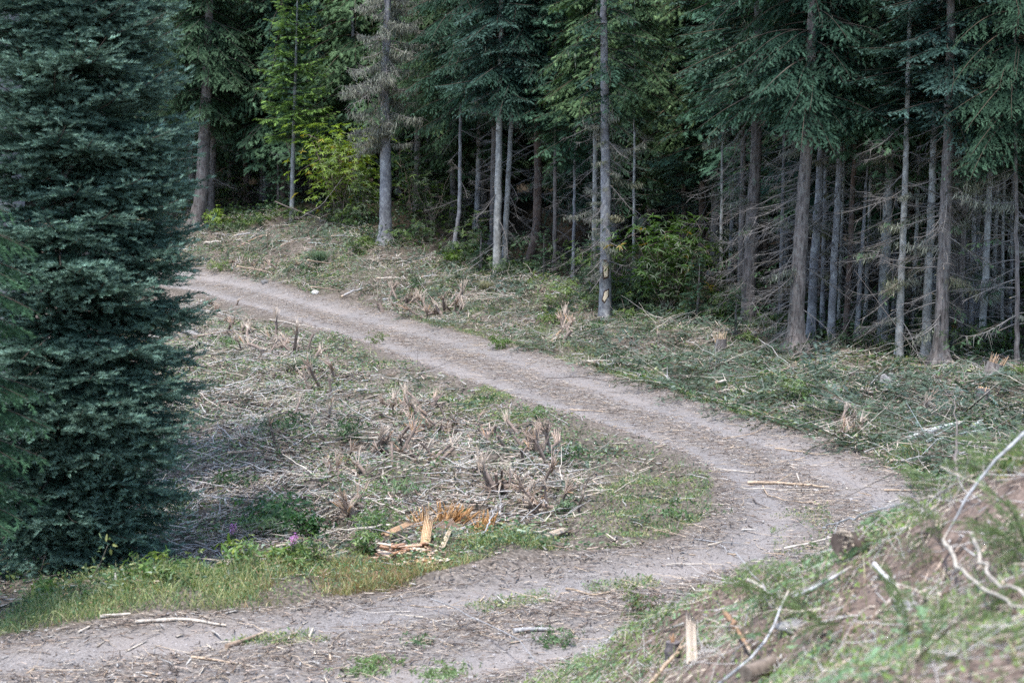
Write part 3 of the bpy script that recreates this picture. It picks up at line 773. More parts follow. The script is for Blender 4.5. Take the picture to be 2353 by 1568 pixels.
# deep forest behind
rs = np.random.RandomState(77)
done = []
cand = []
for y in np.arange(46, 118, 2.2):
    half = .30 * y + 8
    for x in np.arange(-half, half, 3.1):
        cand.append((x + rs.uniform(-1.2, 1.2), y + rs.uniform(-.9, .9)))
cand = np.array(cand)
fd = np.where(inside(cand[:, 0], cand[:, 1], FOREST), pdist(cand[:, 0], cand[:, 1], TREE), -1)
keys = ['low_a', 'low_b', 'hem_a', 'low_a', 'fir_a', 'low_b', 'hem_b']
for (x, y), f in zip(cand, fd):
    if f < 3.2: continue
    pk = .9 if f < 14 else (.55 if f < 30 else .3)
    if rs.rand() > pk: continue
    q = len(done); done.append((x, y))
    deep = f > 9
    kk = keys[rs.randint(len(keys))]
    hb = rs.uniform(.3, 1.6) if deep else rs.uniform(1.2, 3.4)
    tree('shadowed conifer standing back in the dim forest', None, 50, rs.uniform(12, 24), [M_BARK_ROUGH, M_BARK_GREY, M_BARK_RED][rs.randint(3)], 'shadowed conifers deeper in the forest', 15, kk, hb, rs.uniform(.8, 1.15), dead=0 if deep else 7, zr=(.6, hb + .5), seed=200 + q, base=(x, y))
print('deep trees', len(done))

# ------------------------------------------------------------------ scatter helpers
def gpoly(pts, hf=base_h): return np.array([ground0(u, v, hf)[:2] for u, v in pts])
SL = gpoly([(430, 680), (800, 795), (1000, 872), (1200, 945), (1400, 1010), (1550, 1065), (1625, 1120), (1635, 1190), (1560, 1250), (1290, 1290), (1000, 1325), (700, 1350), (300, 1390), (0, 1400)])
SL = np.vstack([SL, [(-7.5, 21), (-9.5, 26), (-13, 36), (-15, 50)]])
SR = np.vstack([RE[0:11], [(6.6, 26), (9, 22), (14, 22), (18, 30)], TREE[::-1][:13] + np.array([.3, 1.6])])
def pick(rs, poly, n_, pw=1., box=None, cond=None):
    if poly is not None: x0, y0 = poly.min(0); x1, y1 = poly.max(0)
    else: x0, y0, x1, y1 = box
    out = np.zeros((0, 2))
    while len(out) < n_:
        p = np.c_[rs.uniform(x0, x1, n_ * 3), rs.uniform(y0, y1, n_ * 3)]
        k = rs.rand(len(p)) < (max(y0, 6) / np.maximum(p[:, 1], 6)) ** pw
        if poly is not None: k &= inside(p[:, 0], p[:, 1], poly)
        p = p[k]
        if cond is not None: p = p[cond(p)]
        out = np.vstack([out, p])
    return out[:n_]
def onground(p, lift=0.):
    return np.c_[p, height(p[:, 0], p[:, 1]) + lift]
def gnorm(p, e=.25):
    dx = (base_h(p[:, 0] + e, p[:, 1]) - base_h(p[:, 0] - e, p[:, 1])) / (2 * e)
    dy = (base_h(p[:, 0], p[:, 1] + e) - base_h(p[:, 0], p[:, 1] - e)) / (2 * e)
    return nrm(np.c_[-dx, -dy, np.ones(len(p))])
def lie(rs, p, pitch=.15, az=None):
    """frames for things lying on the ground at p, their x axis along a random heading"""
    m = len(p)
    az = rs.uniform(0, 2 * PI, m) if az is None else az
    nn = gnorm(p)
    d = np.c_[np.cos(az), np.sin(az), np.zeros(m)]
    d = nrm(d - nn * (d * nn).sum(1)[:, None])
    d = nrm(d + nn * np.abs(rs.normal(0, pitch, m))[:, None])
    return frames(d, nrm(nn + rs.normal(0, .25, (m, 3))))
def pal(rs, m, cols, wts, jit=.25):
    cols = np.array(cols); k = rs.choice(len(cols), m, p=np.array(wts) / sum(wts))
    return cols[k] * rs.uniform(1 - jit, 1 + jit, (m, 1))
GREYW, TANW, PINKW, BRN, DRK, ORG = [.46, .435, .405], [.51, .43, .345], [.46, .36, .29], [.22, .16, .12], [.09, .07, .06], [.5, .27, .12]
CHIP = (np.array([[0, -1, 0], [0, 1, 0], [0, 0, 1.], [.75, -.6, .1], [.8, .5, 0], [.7, 0, .9], [1, .1, .2]]),
        np.array([[0, 1, 4, 3], [1, 2, 5, 4], [2, 0, 3, 5]]), np.array([[3, 4, 6], [4, 5, 6], [5, 3, 6]]))
def twig_tpl(seed, k=3, seg=6):
    r = np.random.RandomState(seed); t = np.linspace(0, 1, seg + 1)
    c = np.c_[t, .07 * np.cumsum(r.normal(0, 1, seg + 1)) * .5, .03 * np.cumsum(r.normal(0, 1, seg + 1)) * .5]
    c[:, 1:] -= c[:1, 1:]
    rad = np.linspace(1, .35, seg + 1)
    return c, rad, k
TW = [twig_tpl(q) for q in range(8)]
def add_twigs(s, rs, p, M, L, rad, col, tip=None):
    wh = rs.randint(0, len(TW), len(p))
    for w, (c, rr, k) in enumerate(TW):
        q = np.nonzero(wh == w)[0]
        if not len(q): continue
        m = len(q); sg_ = len(c)
        cen = np.einsum('mij,nj->mni', M[q], c) * L[q][:, None, None] + p[q][:, None]
        a = np.arange(k) / k * 2 * PI
        ring = np.cos(a)[None, None, :, None] * M[q][:, None, None, :, 1] + np.sin(a)[None, None, :, None] * M[q][:, None, None, :, 2]
        V = cen[:, :, None] + ring * (rr[None, :, None, None] * rad[q][:, None, None, None])
        i_ = np.arange(sg_ - 1)[:, None] * k; j_ = np.arange(k)[None]
        F = np.stack([i_ + j_, i_ + (j_ + 1) % k, i_ + k + (j_ + 1) % k, i_ + k + j_], -1).reshape(-1, 4)
        F = (F[None] + (np.arange(m) * sg_ * k)[:, None, None]).reshape(-1, 4)
        C = np.repeat(col[q][:, None], sg_, 1)
        if tip is not None: C[:, -1] = tip; C[:, 0] = tip
        s.add(V.reshape(-1, 3), F, np.repeat(C, k, 1).reshape(-1, 3))
def add_chips(s, rs, p, M, L, w, th, col):
    A = M * np.stack([L, w, th], -1)[:, None, :]
    s.inst(CHIP[0], CHIP[1], A, p, col)
    n0 = s.n - len(p) * 7
    s.F.append((CHIP[2][None] + (np.arange(len(p)) * 7)[:, None, None]).reshape(-1, 3) + n0)
LEAF = (np.array([[0, 0, 0], [.3, -.5, .1], [.35, 0, 0], [.3, .5, .1], [.75, -.34, .02], [.75, .34, .02], [1, 0, -.1]]) * np.array([1, .5, 1]),
        np.array([[0, 1, 2], [0, 2, 3], [1, 4, 2], [2, 5, 3], [2, 4, 6], [2, 6, 5]]))
def add_leaves(s, rs, p, d, up, L, w, col):
    A = frames(d, up) * np.stack([L, w, L], -1)[:, None, :]
    s.inst(LEAF[0], LEAF[1], A, p, col)
def inst_soup(dst, src, M, T, fac):
    V = np.vstack(src.V); C = np.vstack(src.C); m = len(T)
    F0 = dst.n
    VV = np.einsum('mij,nj->mni', M, V) + T[:, None]
    dst.V.append(VV.reshape(-1, 3)); dst.C.append((C[None] * fac[:, None]).reshape(-1, 3)); dst.n += m * len(V)
    for f in src.F:
        dst.F.append((f[None] + (np.arange(m) * len(V))[:, None, None]).reshape(-1, f.shape[1]) + F0)
BLADE = []
for q in range(5):
    b = .15 + .2 * q
    BLADE.append((np.array([[-.5, 0, 0], [.5, 0, 0], [-.4, b * .25, .45], [.4, b * .25, .45], [-.22, b * .65, .8], [.22, b * .65, .8], [0, b * 1.15, 1 - b * .12]]),
                  np.array([[0, 1, 2], [1, 3, 2], [2, 3, 4], [3, 5, 4], [4, 5, 6]])))
def add_grass(s, rs, p, h, w, col, lean=.25):
    m = len(p); wh = rs.randint(0, len(BLADE), m)
    az = rs.uniform(0, 2 * PI, m)
    x = np.c_[np.cos(az), np.sin(az), np.zeros(m)]
    z = nrm(np.c_[rs.normal(0, lean, (m, 2)), np.ones(m)])
    y = nrm(np.cross(z, x)); x = np.cross(y, z)
    A = np.stack([x * w[:, None], y * h[:, None], z * h[:, None]], -1)
    for q in range(len(BLADE)):
        k = wh == q
        s.inst(BLADE[q][0], BLADE[q][1], A[k], p[k], col[k])
def stuff(o, label, cat=None):
    o['kind'] = 'stuff'; o['label'] = label
    return o
rs = np.random.RandomState(123)
GRN, GRN2, YGRN, DGRN, RED_ = [.075, .145, .055], [.15, .23, .12], [.3, .33, .155], [.035, .07, .032], [.34, .22, .14]

# ------------------------------------------------------------------ litter over the cleared ground
def shoulder(p):
    sd, t = road_info(p[:, 0], p[:, 1])
    return rs.rand(len(p)) < np.where((sd > -1.5 + .8 * vnoise(p[:, 0] * .7, p[:, 1] * .7, 71)) & (p[:, 1] < 46), .16, 1.)
def chips(n_, poly, pw, Lr, wr, cols, wts, lift=.0, pitch=.2, cond=None, box=None, dense=None):
    s = Soup(); p = pick(rs, poly, n_, pw, box, cond)
    if dense is not None:
        k = rs.rand(len(p)) < np.clip(.42 + 1.9 * fbm(p[:, 0] * .6, p[:, 1] * .6, dense), .04, 1); p = p[k]
    m = len(p); L = rs.uniform(Lr[0], Lr[1], m) * rs.uniform(.4, 1, m); w = rs.uniform(wr[0], wr[1], m)
    P3 = onground(p, lift); P3[:, 2] += rs.uniform(0, .05, m)
    add_chips(s, rs, P3, lie(rs, p, pitch), L, w, w * rs.uniform(.3, .8, m), pal(rs, m, cols, wts))
    return s
s = chips(100000, SL, .6, (.05, .36), (.004, .02), [GREYW, TANW, PINKW, BRN, DRK], [3.4, 2.2, 1.6, 1.8, 2.], .0, .3, dense=4, cond=shoulder)
m = 4500; p = pick(rs, SL, m, .6, None, shoulder); w = rs.uniform(.012, .035, m)
add_chips(s, rs, onground(p, .02), lie(rs, p, .12), rs.uniform(.1, .5, m), w * .8, w * .3, pal(rs, m, [GREYW, TANW, PINKW, BRN, DRK], [2, 2, 2, 1.5, 1.5]))
stuff(s.build('chip_litter', M_WOOD), 'pale shredded wood chips covering the cleared ground inside the bend')
s = chips(52000, SR, .3, (.07, .4), (.006, .02), [GREYW, TANW, PINKW, BRN, DRK], [3, 2.4, 1.6, 1.5, 1.], .04, .3, dense=6)
stuff(s.build('chip_litter', M_WOOD), 'shredded wood chips strewn between the road and the standing trees')
def twigs(n_, poly, pw, Lr, rr, cols, wts, lift=.02, pitch=.15, azm=None, azs=.6, **kw):
    s = Soup(); p = pick(rs, poly, n_, pw, **kw); m = len(p)
    L = rs.uniform(Lr[0], Lr[1], m) * rs.uniform(.35, 1, m); r_ = rs.uniform(rr[0], rr[1], m)
    az = None if azm is None else rs.normal(azm, azs, m) + np.where(rs.rand(m) < .5, PI, 0)
    P3 = onground(p, lift); P3[:, 2] += rs.uniform(0, .1, m)
    add_twigs(s, rs, P3, lie(rs, p, pitch, az), L, r_, pal(rs, m, cols, wts))
    return s
FRX = gpoly([(-150, 1430), (-150, 1330), (120, 1325), (400, 1290), (700, 1262), (950, 1250), (1230, 1225), (1275, 1285), (1000, 1345), (700, 1388), (300, 1440), (0, 1470)])
s = twigs(6000, SL, .7, (.2, 1.0), (.004, .015), [[.4, .38, .36], [.26, .22, .19], [.55, .49, .41], [.1, .08, .07]], [3, 1.6, 2, 1.6], .02, .25, .45, .7, cond=lambda p: ~inside(p[:, 0], p[:, 1], FRX) & shoulder(p))
stuff(s.build('twig_litter', M_TWIG), 'tangle of grey snapped twigs flattened over the clearing inside the bend')
s = twigs(4200, SR, .3, (.4, 1.7), (.004, .011), [[.36, .34, .32], [.24, .2, .17], [.5, .44, .37], [.13, .1, .085]], [2, 2, 2, 1.5], .03, .25)
stuff(s.build('twig_litter', M_TWIG), 'snapped twigs lying on the slope between the road and the forest')
# litter on the road itself: bare wheel tracks, scattered bits elsewhere
def roadcond(p):
    sd, t = road_info(p[:, 0], p[:, 1])
    track = np.exp(-((t - .2) / .1) ** 2) + .9 * np.exp(-((t - .72) / .13) ** 2)
    return (sd > -.1) & (rs.rand(len(p)) > np.clip(track * 1.0, 0, .93))
RBOX = (-8, 17, 7.5, 66)
s = chips(30000, ROAD, .9, (.03, .2), (.003, .011), [GREYW, TANW, PINKW, BRN, DRK], [2, 3, 2.5, 3.5, 3.5], 0, .05, cond=roadcond)
m = 420; p = pick(rs, ROAD, m, 2.2); w = rs.uniform(.006, .022, m)
add_chips(s, rs, onground(p, .01), lie(rs, p, .08), rs.uniform(.08, .36, m), w, w * .4, pal(rs, m, [[.6, .52, .42], [.55, .42, .3], [.5, .47, .43]], [2, 2, 1]))
p = pick(rs, ROAD, 4600, 1., None, roadcond); m = len(p)
add_twigs(s, rs, onground(p, .01), lie(rs, p, .04), rs.uniform(.1, .7, m), rs.uniform(.002, .007, m), pal(rs, m, [[.4, .36, .32], [.22, .17, .14], [.5, .4, .3]], [1, 1.5, 1]))
stuff(s.build('road_litter', M_WOOD), 'shreds of bark and wood lying on the gravel road')
OCT = (np.array([[1, 0, 0], [-.9, .1, 0], [0, 1, .1], [.1, -1, 0], [0, 0, .8], [0, .1, -.6]]), np.array([[0, 2, 4], [2, 1, 4], [1, 3, 4], [3, 0, 4], [2, 0, 5], [1, 2, 5], [3, 1, 5], [0, 3, 5]]))
s = Soup(); p = pick(rs, ROAD, 30000, 1.4); m = len(p)
sz = rs.uniform(.004, .016, m) * np.where(rs.rand(m) < .03, 2.2, 1)
s.inst(*OCT, lie(rs, p, .5) * (sz[:, None] * rs.uniform(.6, 1.2, (m, 3)))[:, None, :], onground(p, .002), pal(rs, m, [[.4, .37, .36], [.28, .25, .24], [.18, .16, .15], [.34, .27, .22]], [2, 3, 2, 1]))
stuff(s.build('gravel', M_STONE), 'small grey stones on the road surface')
# flattened leaves and needle sprigs
def leaves(n_, poly, pw, Lr, cols, wts, up=.6, lift=.02, hi=.12, wf=.9, **kw):
    s = Soup(); p = pick(rs, poly, n_, pw, **kw); m = len(p)
    k = rs.rand(m) < np.clip(.38 + 1.9 * fbm(p[:, 0] * .5, p[:, 1] * .5, 31), .06, 1); p = p[k]; m = len(p)
    d = nrm(np.c_[rs.normal(0, 1, (m, 2)), rs.normal(.1, .35, m)])
    L = rs.uniform(Lr[0], Lr[1], m); P3 = onground(p, lift); P3[:, 2] += rs.uniform(0, hi, m)
    add_leaves(s, rs, P3, d, nrm(rs.normal(0, up, (m, 3)) + [0, 0, 1]), L, L * wf, pal(rs, m, cols, wts))
    return s
s = leaves(110000, SL, .6, (.03, .085), [GRN, DGRN, YGRN, GRN2, [.25, .2, .12], [.27, .33, .25]], [3, 2.6, 1.4, 2.6, .8, 1.6], hi=.17)
p = pick(rs, SL, 60000, .5); p = p[fbm(p[:, 0] * .45, p[:, 1] * .45, 88) > .02 + rs.uniform(-.25, .25, len(p))]; m = len(p)
add_grass(s, rs, onground(p, -.01), rs.uniform(.06, .2, m), rs.uniform(.004, .010, m), pal(rs, m, [GRN, GRN2, YGRN, [.4, .37, .22]], [2.4, 2.6, 1.2, 1]), .6)
stuff(s.build('leaf_litter', M_LEAF), 'torn green leaves mixed through the wood chips inside the bend')
s = leaves(95000, SR, .3, (.05, .12), [GRN, DGRN, YGRN, GRN2, [.25, .2, .12], [.22, .27, .22]], [3, 3, .8, 2, 1, 1])
p = pick(rs, SR, 60000, .2); p = p[fbm(p[:, 0] * .4, p[:, 1] * .4, 89) > rs.uniform(-.3, .25, len(p))]; m = len(p)
add_grass(s, rs, onground(p, -.01), rs.uniform(.08, .28, m), rs.uniform(.005, .014, m), pal(rs, m, [GRN, GRN2, YGRN, [.36, .35, .22]], [2.6, 2.6, 1.2, .8]), .6)
stuff(s.build('leaf_litter', M_LEAF), 'torn green leaves among debris below the standing trees')
BOU = []
for q in range(5):
    b_ = Soup(); r5 = np.random.RandomState(400 + q)
    bough(b_, r5, np.zeros(3), 0, r5.uniform(.7, 1.15), .12, .25, -.05, .14, .15, SPR, np.array([.06, .09, .075]), np.array([.13, .18, .15]), .5, .1, jit=.35, rt=.012)
    BOU.append(b_)
def boughs(n_, poly, pw, sr, lift=.03, fac=((.8, .9, .85), (1.2, 1.15, 1.2)), den=None, rel=(.35, 2.2), **kw):
    s = Soup(); p = pick(rs, poly, n_, pw, **kw)
    if den is not None:
        k = rs.rand(len(p)) < np.clip(rel[0] + rel[1] * fbm(p[:, 0] * .45, p[:, 1] * .45, den), .05, 1); p = p[k]
    m = len(p); wh = rs.randint(0, 5, m); M = lie(rs, p, .25) * rs.uniform(sr[0], sr[1], m)[:, None, None]; P3 = onground(p, lift)
    fc = rs.uniform(0, 1, (m, 1)) * (np.array(fac[1]) - np.array(fac[0])) + np.array(fac[0])
    for q in range(5):
        k = wh == q
        if k.any(): inst_soup(s, BOU[q], M[k], P3[k], fc[k])
    return s
def srcond(p):      # boughs lie thickest towards the right
    return rs.rand(len(p)) < np.clip(.4 + (p[:, 0] + 3) / 9, .3, 1)
s = boughs(3600, SR, .2, (.45, 1.05), .03, cond=srcond, den=51, rel=(.62, 1.6))
stuff(s.build('bough_litter', M_NEEDLE), 'mat of broken needled twigs below the standing trees')
s = boughs(1000, SL, .5, (.3, .75), .02, den=52, rel=(.3, 2.5))
stuff(s.build('bough_litter', M_NEEDLE), 'few needled twigs scattered in the clearing inside the bend')
# forest floor ferns and seedlings as one dim mass
FE = np.vstack([TREE[1:12] + [0, .3], TREE[::-1][1:12] + [0, 7]])
s = leaves(16000, FE, 0, (.07, .16), [DGRN, [.03, .055, .03], GRN], [3, 2, 1], .8, .02, .6)
stuff(s.build('undergrowth', M_LEAF), 'low dim leafy growth between the trunks')

# ------------------------------------------------------------------ grass and weeds
FR = gpoly([(-150, 1430), (0, 1395), (120, 1355), (400, 1315), (700, 1285), (950, 1278), (1230, 1245), (1275, 1285), (1000, 1332), (700, 1388), (300, 1422), (0, 1462), (-150, 1490)])
def offroad(p):
    sd, t = road_info(p[:, 0], p[:, 1]); return sd < .1
def patchcond(seed, lo_=.1, sc=1.2):
    return lambda p: fbm(p[:, 0] * sc, p[:, 1] * sc, seed) > lo_ * rs.uniform(-2, 1.2, len(p))
s = Soup(); p = pick(rs, FR, 34000, 0); p = p[fbm(p[:, 0] * 1.3, p[:, 1] * 1.3, 41) > rs.uniform(-.45, .2, len(p))]; m = len(p)
redz = np.clip((p[:, 0] + 3.0) / .6, 0, 1) * np.clip((-.4 - p[:, 0]) / .6, 0, 1)
c = pal(rs, m, [YGRN, GRN2, GRN, [.47, .43, .25]], [3.2, 2.8, 1., 2.2])
isr = rs.rand(m) < redz * .55
c[isr] = pal(rs, isr.sum(), [RED_, [.28, .22, .1]], [1, 1])
hgt = rs.uniform(.03, .17, m) * (1 + 1.1 * fbm(p[:, 0] * 1.5, p[:, 1] * 1.5, 8))
add_grass(s, rs, onground(p, -.01), hgt, rs.uniform(.004, .011, m), c, .35)
p = pick(rs, FR, 9000, 0); m = len(p); L = rs.uniform(.018, .045, m); P3 = onground(p); P3[:, 2] += rs.uniform(0, .16, m)
add_leaves(s, rs, P3, nrm(rs.normal(0, 1, (m, 3)) + [0, 0, .2]), nrm(rs.normal(0, .6, (m, 3)) + [0, 0, 1]), L, L * .9, pal(rs, m, [YGRN, GRN2, GRN, RED_], [2, 3, 2, .6]))
stuff(s.build('grass', M_GRASS), 'fringe of yellow green grass and herbs along the near road edge')
def weeds(polys, ng, nl, hr, lab, cols=(GRN2, GRN, YGRN, [.38, .35, .2]), wts=(3, 1.4, 2, 1.4), name='weeds', lh=.06, on=False):
    pc = lambda sd_: (patchcond(sd_) if on else (lambda p: patchcond(sd_)(p) & offroad(p)))
    return weeds_(polys, ng, nl, hr, lab, pc, cols, wts, name, lh)
def weeds_(polys, ng, nl, hr, lab, pc, cols, wts, name, lh):
    s = Soup()
    for po, sd_ in polys:
        p = pick(rs, po, ng, .6, None, pc(sd_)); m = len(p)
        add_grass(s, rs, onground(p, -.01), rs.uniform(*hr, m), rs.uniform(.004, .009, m), pal(rs, m, cols, wts), .4)
        p = pick(rs, po, nl, .6, None, pc(sd_)); m = len(p); L = rs.uniform(.02, .05, m); P3 = onground(p); P3[:, 2] += rs.uniform(0, lh, m)
        add_leaves(s, rs, P3, nrm(rs.normal(0, 1, (m, 3)) + [0, 0, .2]), nrm(rs.normal(0, .5, (m, 3)) + [0, 0, 1]), L, L, pal(rs, m, cols, wts))
    return stuff(s.build(name, M_GRASS), lab)
weeds([(gpoly([(1290, 1120), (1560, 1080), (1640, 1130), (1630, 1210), (1480, 1265), (1280, 1270), (1230, 1200)]), 11), (gpoly([(1040, 920), (1120, 900), (1220, 950), (1200, 995), (1080, 985)]), 12),
       (gpoly([(880, 880), (1040, 900), (1060, 960), (900, 950)]), 13)], 2600, 2600, (.03, .1), 'low green weeds on the inner shoulder of the bend', name='grass')
weeds([(gpoly([(1060, 1385), (1240, 1350), (1310, 1350), (1300, 1375), (1120, 1410)]), 14), (gpoly([(1330, 1335), (1500, 1315), (1520, 1350), (1360, 1365)]), 15), (gpoly([(1760, 1180), (1900, 1160), (1930, 1260), (1780, 1270)]), 16),
       (gpoly([(480, 1465), (700, 1440), (760, 1470), (520, 1500)]), 17)], 420, 300, (.03, .09), 'thin grass growing on the crown of the road', name='grass', on=True)
weeds([(gpoly([(700, 690), (900, 735), (1300, 845), (1500, 905), (1750, 975), (1780, 940), (1500, 870), (1300, 820), (900, 712)]), 18), (gpoly([(2030, 1060), (2120, 1030), (2350, 1060), (2300, 1130), (2100, 1110)]), 19), (gpoly([(1500, 885), (1700, 945), (1900, 1005), (2060, 1060), (2120, 1020), (1950, 930), (1700, 880), (1500, 840)]), 20), (gpoly([(1000, 725), (1300, 815), (1500, 880), (1500, 830), (1300, 770), (1050, 690)]), 22)], 4200, 4200, (.05, .16), 'weeds along the outer shoulder of the road', (GRN2, YGRN, [.26, .24, .12], GRN), (2, 1.5, 1, 2), name='grass')
for (u, v, r_, h, lb, n_) in [(735, 605, .38, .55, 'big arching blue green grass tuft across the road, left of the lichen tree', 420), (1115, 668, .3, .4, 'pale dry grass tuft below the pale twin trunks', 260), (705, 850, .28, .38, 'small green grass tuft beside the pale splinter clumps', 220)]:
    g = ground(u, v); s = Soup(); p = np.c_[rs.normal(0, r_ * .25, (n_, 2)), np.zeros(n_)]
    az = rs.uniform(0, 2 * PI, n_); dd = np.c_[np.cos(az), np.sin(az)]
    for q in range(n_):
        t = np.linspace(0, 1, 6); hh = h * rs.uniform(.6, 1.1); rr = r_ * rs.uniform(.3, 1.5)
        c_ = np.c_[p[q, 0] + dd[q, 0] * rr * t ** 1.3, p[q, 1] + dd[q, 1] * rr * t ** 1.3, hh * (1.7 * t - 1.15 * t ** 2.4)]
        w = np.linspace(.006, .0015, 6)[:, None] * np.array([-dd[q, 1], dd[q, 0], 0])
        V = np.empty((12, 3)); V[0::2] = c_ - w; V[1::2] = c_ + w
        F = np.array([[k, k + 1, k + 3, k + 2] for k in range(0, 10, 2)])
        s.add(V, F, np.array([.1, .15, .1]) * rs.uniform(.7, 1.5) if 'dry' not in lb else np.array([.26, .25, .18]) * rs.uniform(.6, 1.3))
    o = s.build('grass_tuft', M_GRASS); o.location = g; tag(o, lb, 'grass tuft')

# ------------------------------------------------------------------ splintered stems of mown shrubs
def stem_parts(seed, pale):
    r = np.random.RandomState(seed)
    h = r.uniform(.24, .52); rad = r.uniform(.018, .036)
    t = np.linspace(0, 1, 5)[:, None]; bend = r.normal(0, .08, 2)
    pts = np.c_[bend[0] * t ** 2, bend[1] * t ** 2, h * t - .05]
    s1 = Soup(); tube(s1, pts, np.linspace(rad * 1.25, rad, 5), np.array([.2, .155, .13]) * r.uniform(.6, 1.4), 7, .12, seed)
    s2 = Soup(); n_ = r.randint(22, 40); top = pts[-1]
    sp = r.uniform(.5, 1.1)
    fanaz = r.uniform(0, PI)
    az = np.where(r.rand(n_) < .75, fanaz + np.where(r.rand(n_) < .5, 0, PI) + r.normal(0, .3, n_), r.uniform(0, 2 * PI, n_))
    tilt = np.abs(r.normal(0, .5, n_)) * sp + .03
    d = np.c_[np.sin(tilt) * np.cos(az), np.sin(tilt) * np.sin(az), np.cos(tilt)]
    b = top + np.c_[np.cos(az) * rad * .7, np.sin(az) * rad * .7, -r.uniform(0, .1, n_)]
    L = r.uniform(.07, .27, n_)
    base = np.array([.55, .46, .38] if pale else [.44, .34, .275])
    colr = np.where(r.rand(n_, 1) < .12, np.array([[.45, .28, .16]]), base[None]) * r.uniform(.7, 1.3, (n_, 1))
    add_chips(s2, r, b, frames(d, r.normal(0, 1, (n_, 3))), L, r.uniform(.004, .013, n_), r.uniform(.002, .006, n_), colr)
    return s1.mesh('stub', M_TWIG, True), s2.mesh('splinters', M_WOOD)
STEMS = [stem_parts(600 + q, q % 2 == 0) for q in range(12)]
def splintered(x, y, label, group, sc, tilt=None):
    k = rs.randint(len(STEMS)); st, sp_ = STEMS[k]
    e = empty('splintered_stem', (x, y, gz(x, y)), 0, label, 'stump', group)
    ta = .5 if tilt is None else tilt
    e.rotation_euler = (rs.normal(0, ta) * 1.3, rs.normal(.12, ta) * 1.3, rs.uniform(0, 6.28)); e.scale = (sc,) * 3
    link('stub', st, e)
    if rs.rand() < .8: link('splinter_crown', sp_, e)
CL = [(545, 768, 42, 18, 9, 1.15, 'long pale splintered stem in the clump below the far stretch of road'), (628, 805, 55, 20, 13, 1.2, 'pale frayed stem in the broad clump inside the far bend'), (700, 815, 40, 16, 5, 1.3, 'leaning frayed stem at the right end of the broad far clump'),
      (500, 705, 30, 12, 4, 1.0, 'slanted pale stem at the road edge beside the silvery fir'), (735, 892, 40, 12, 5, 1.2, 'dark broken stem beside the long dark fallen branch'), (935, 955, 60, 22, 10, 1.1, 'reddish splintered stem in the upper middle of the clearing'),
      (1020, 985, 60, 14, 12, 1.0, 'rusty frayed stem in the row near the weedy road shoulder'), (890, 1035, 70, 28, 11, 1.1, 'tan frayed stem in the middle of the clearing'), (980, 1060, 60, 22, 9, 1., 'tan torn stem among pale poles in mid clearing'),
      (1150, 1010, 55, 22, 9, 1., 'brown splintered stem at the right side of the clearing'), (1215, 1050, 60, 24, 12, 1.1, 'frayed stem in the crowded right hand stand of stubs'), (1165, 1130, 60, 26, 11, 1.1, 'tall thin torn stem behind the orange stump'),
      (1240, 1165, 60, 22, 9, 1., 'torn stem right of the orange shattered stump'), (800, 1190, 40, 20, 5, 1.2, 'frayed stem beside the dark leafy shrub'), (790, 1095, 40, 22, 5, 1., 'single frayed stem left of mid clearing'), (690, 985, 50, 25, 5, 1., 'frayed stem at the left of the clearing'), (600, 1060, 60, 40, 5, .9, 'frayed stem near the silvery fir'),
      (925, 700, 60, 10, 12, 1.2, 'dark splintered stem in the row across the road'), (1000, 722, 45, 12, 10, 1.3, 'splintered stem in the fan shaped clump across the road'), (1060, 720, 30, 12, 5, 1.5, 'long slanting splintered stem right of the fan shaped clump'),
      (650, 625, 80, 8, 7, 1.1, 'brown broken stem on the slope at the far end of the road'), (560, 600, 40, 10, 4, 1.1, 'brown snapped stem beside the far road edge'), (1290, 772, 30, 12, 4, 1.5, 'thick slanting torn stem across the road below the trunk with bare wood patches'),
      (1960, 1000, 60, 20, 6, .9, 'orange torn stem beside the road under the cut boughs'), (2060, 965, 80, 20, 6, .8, 'torn stem among cut boughs at right')]
for (u, v, su, sv, n_, sc, lb) in CL:
    for q in range(int(n_ * 1.35)):
        g = ground(u + rs.normal(0, su * .6), v + rs.normal(0, sv * .6))
        splintered(g[0], g[1], lb, 'splintered stems left by the mower', sc * rs.uniform(.65, 1.2))

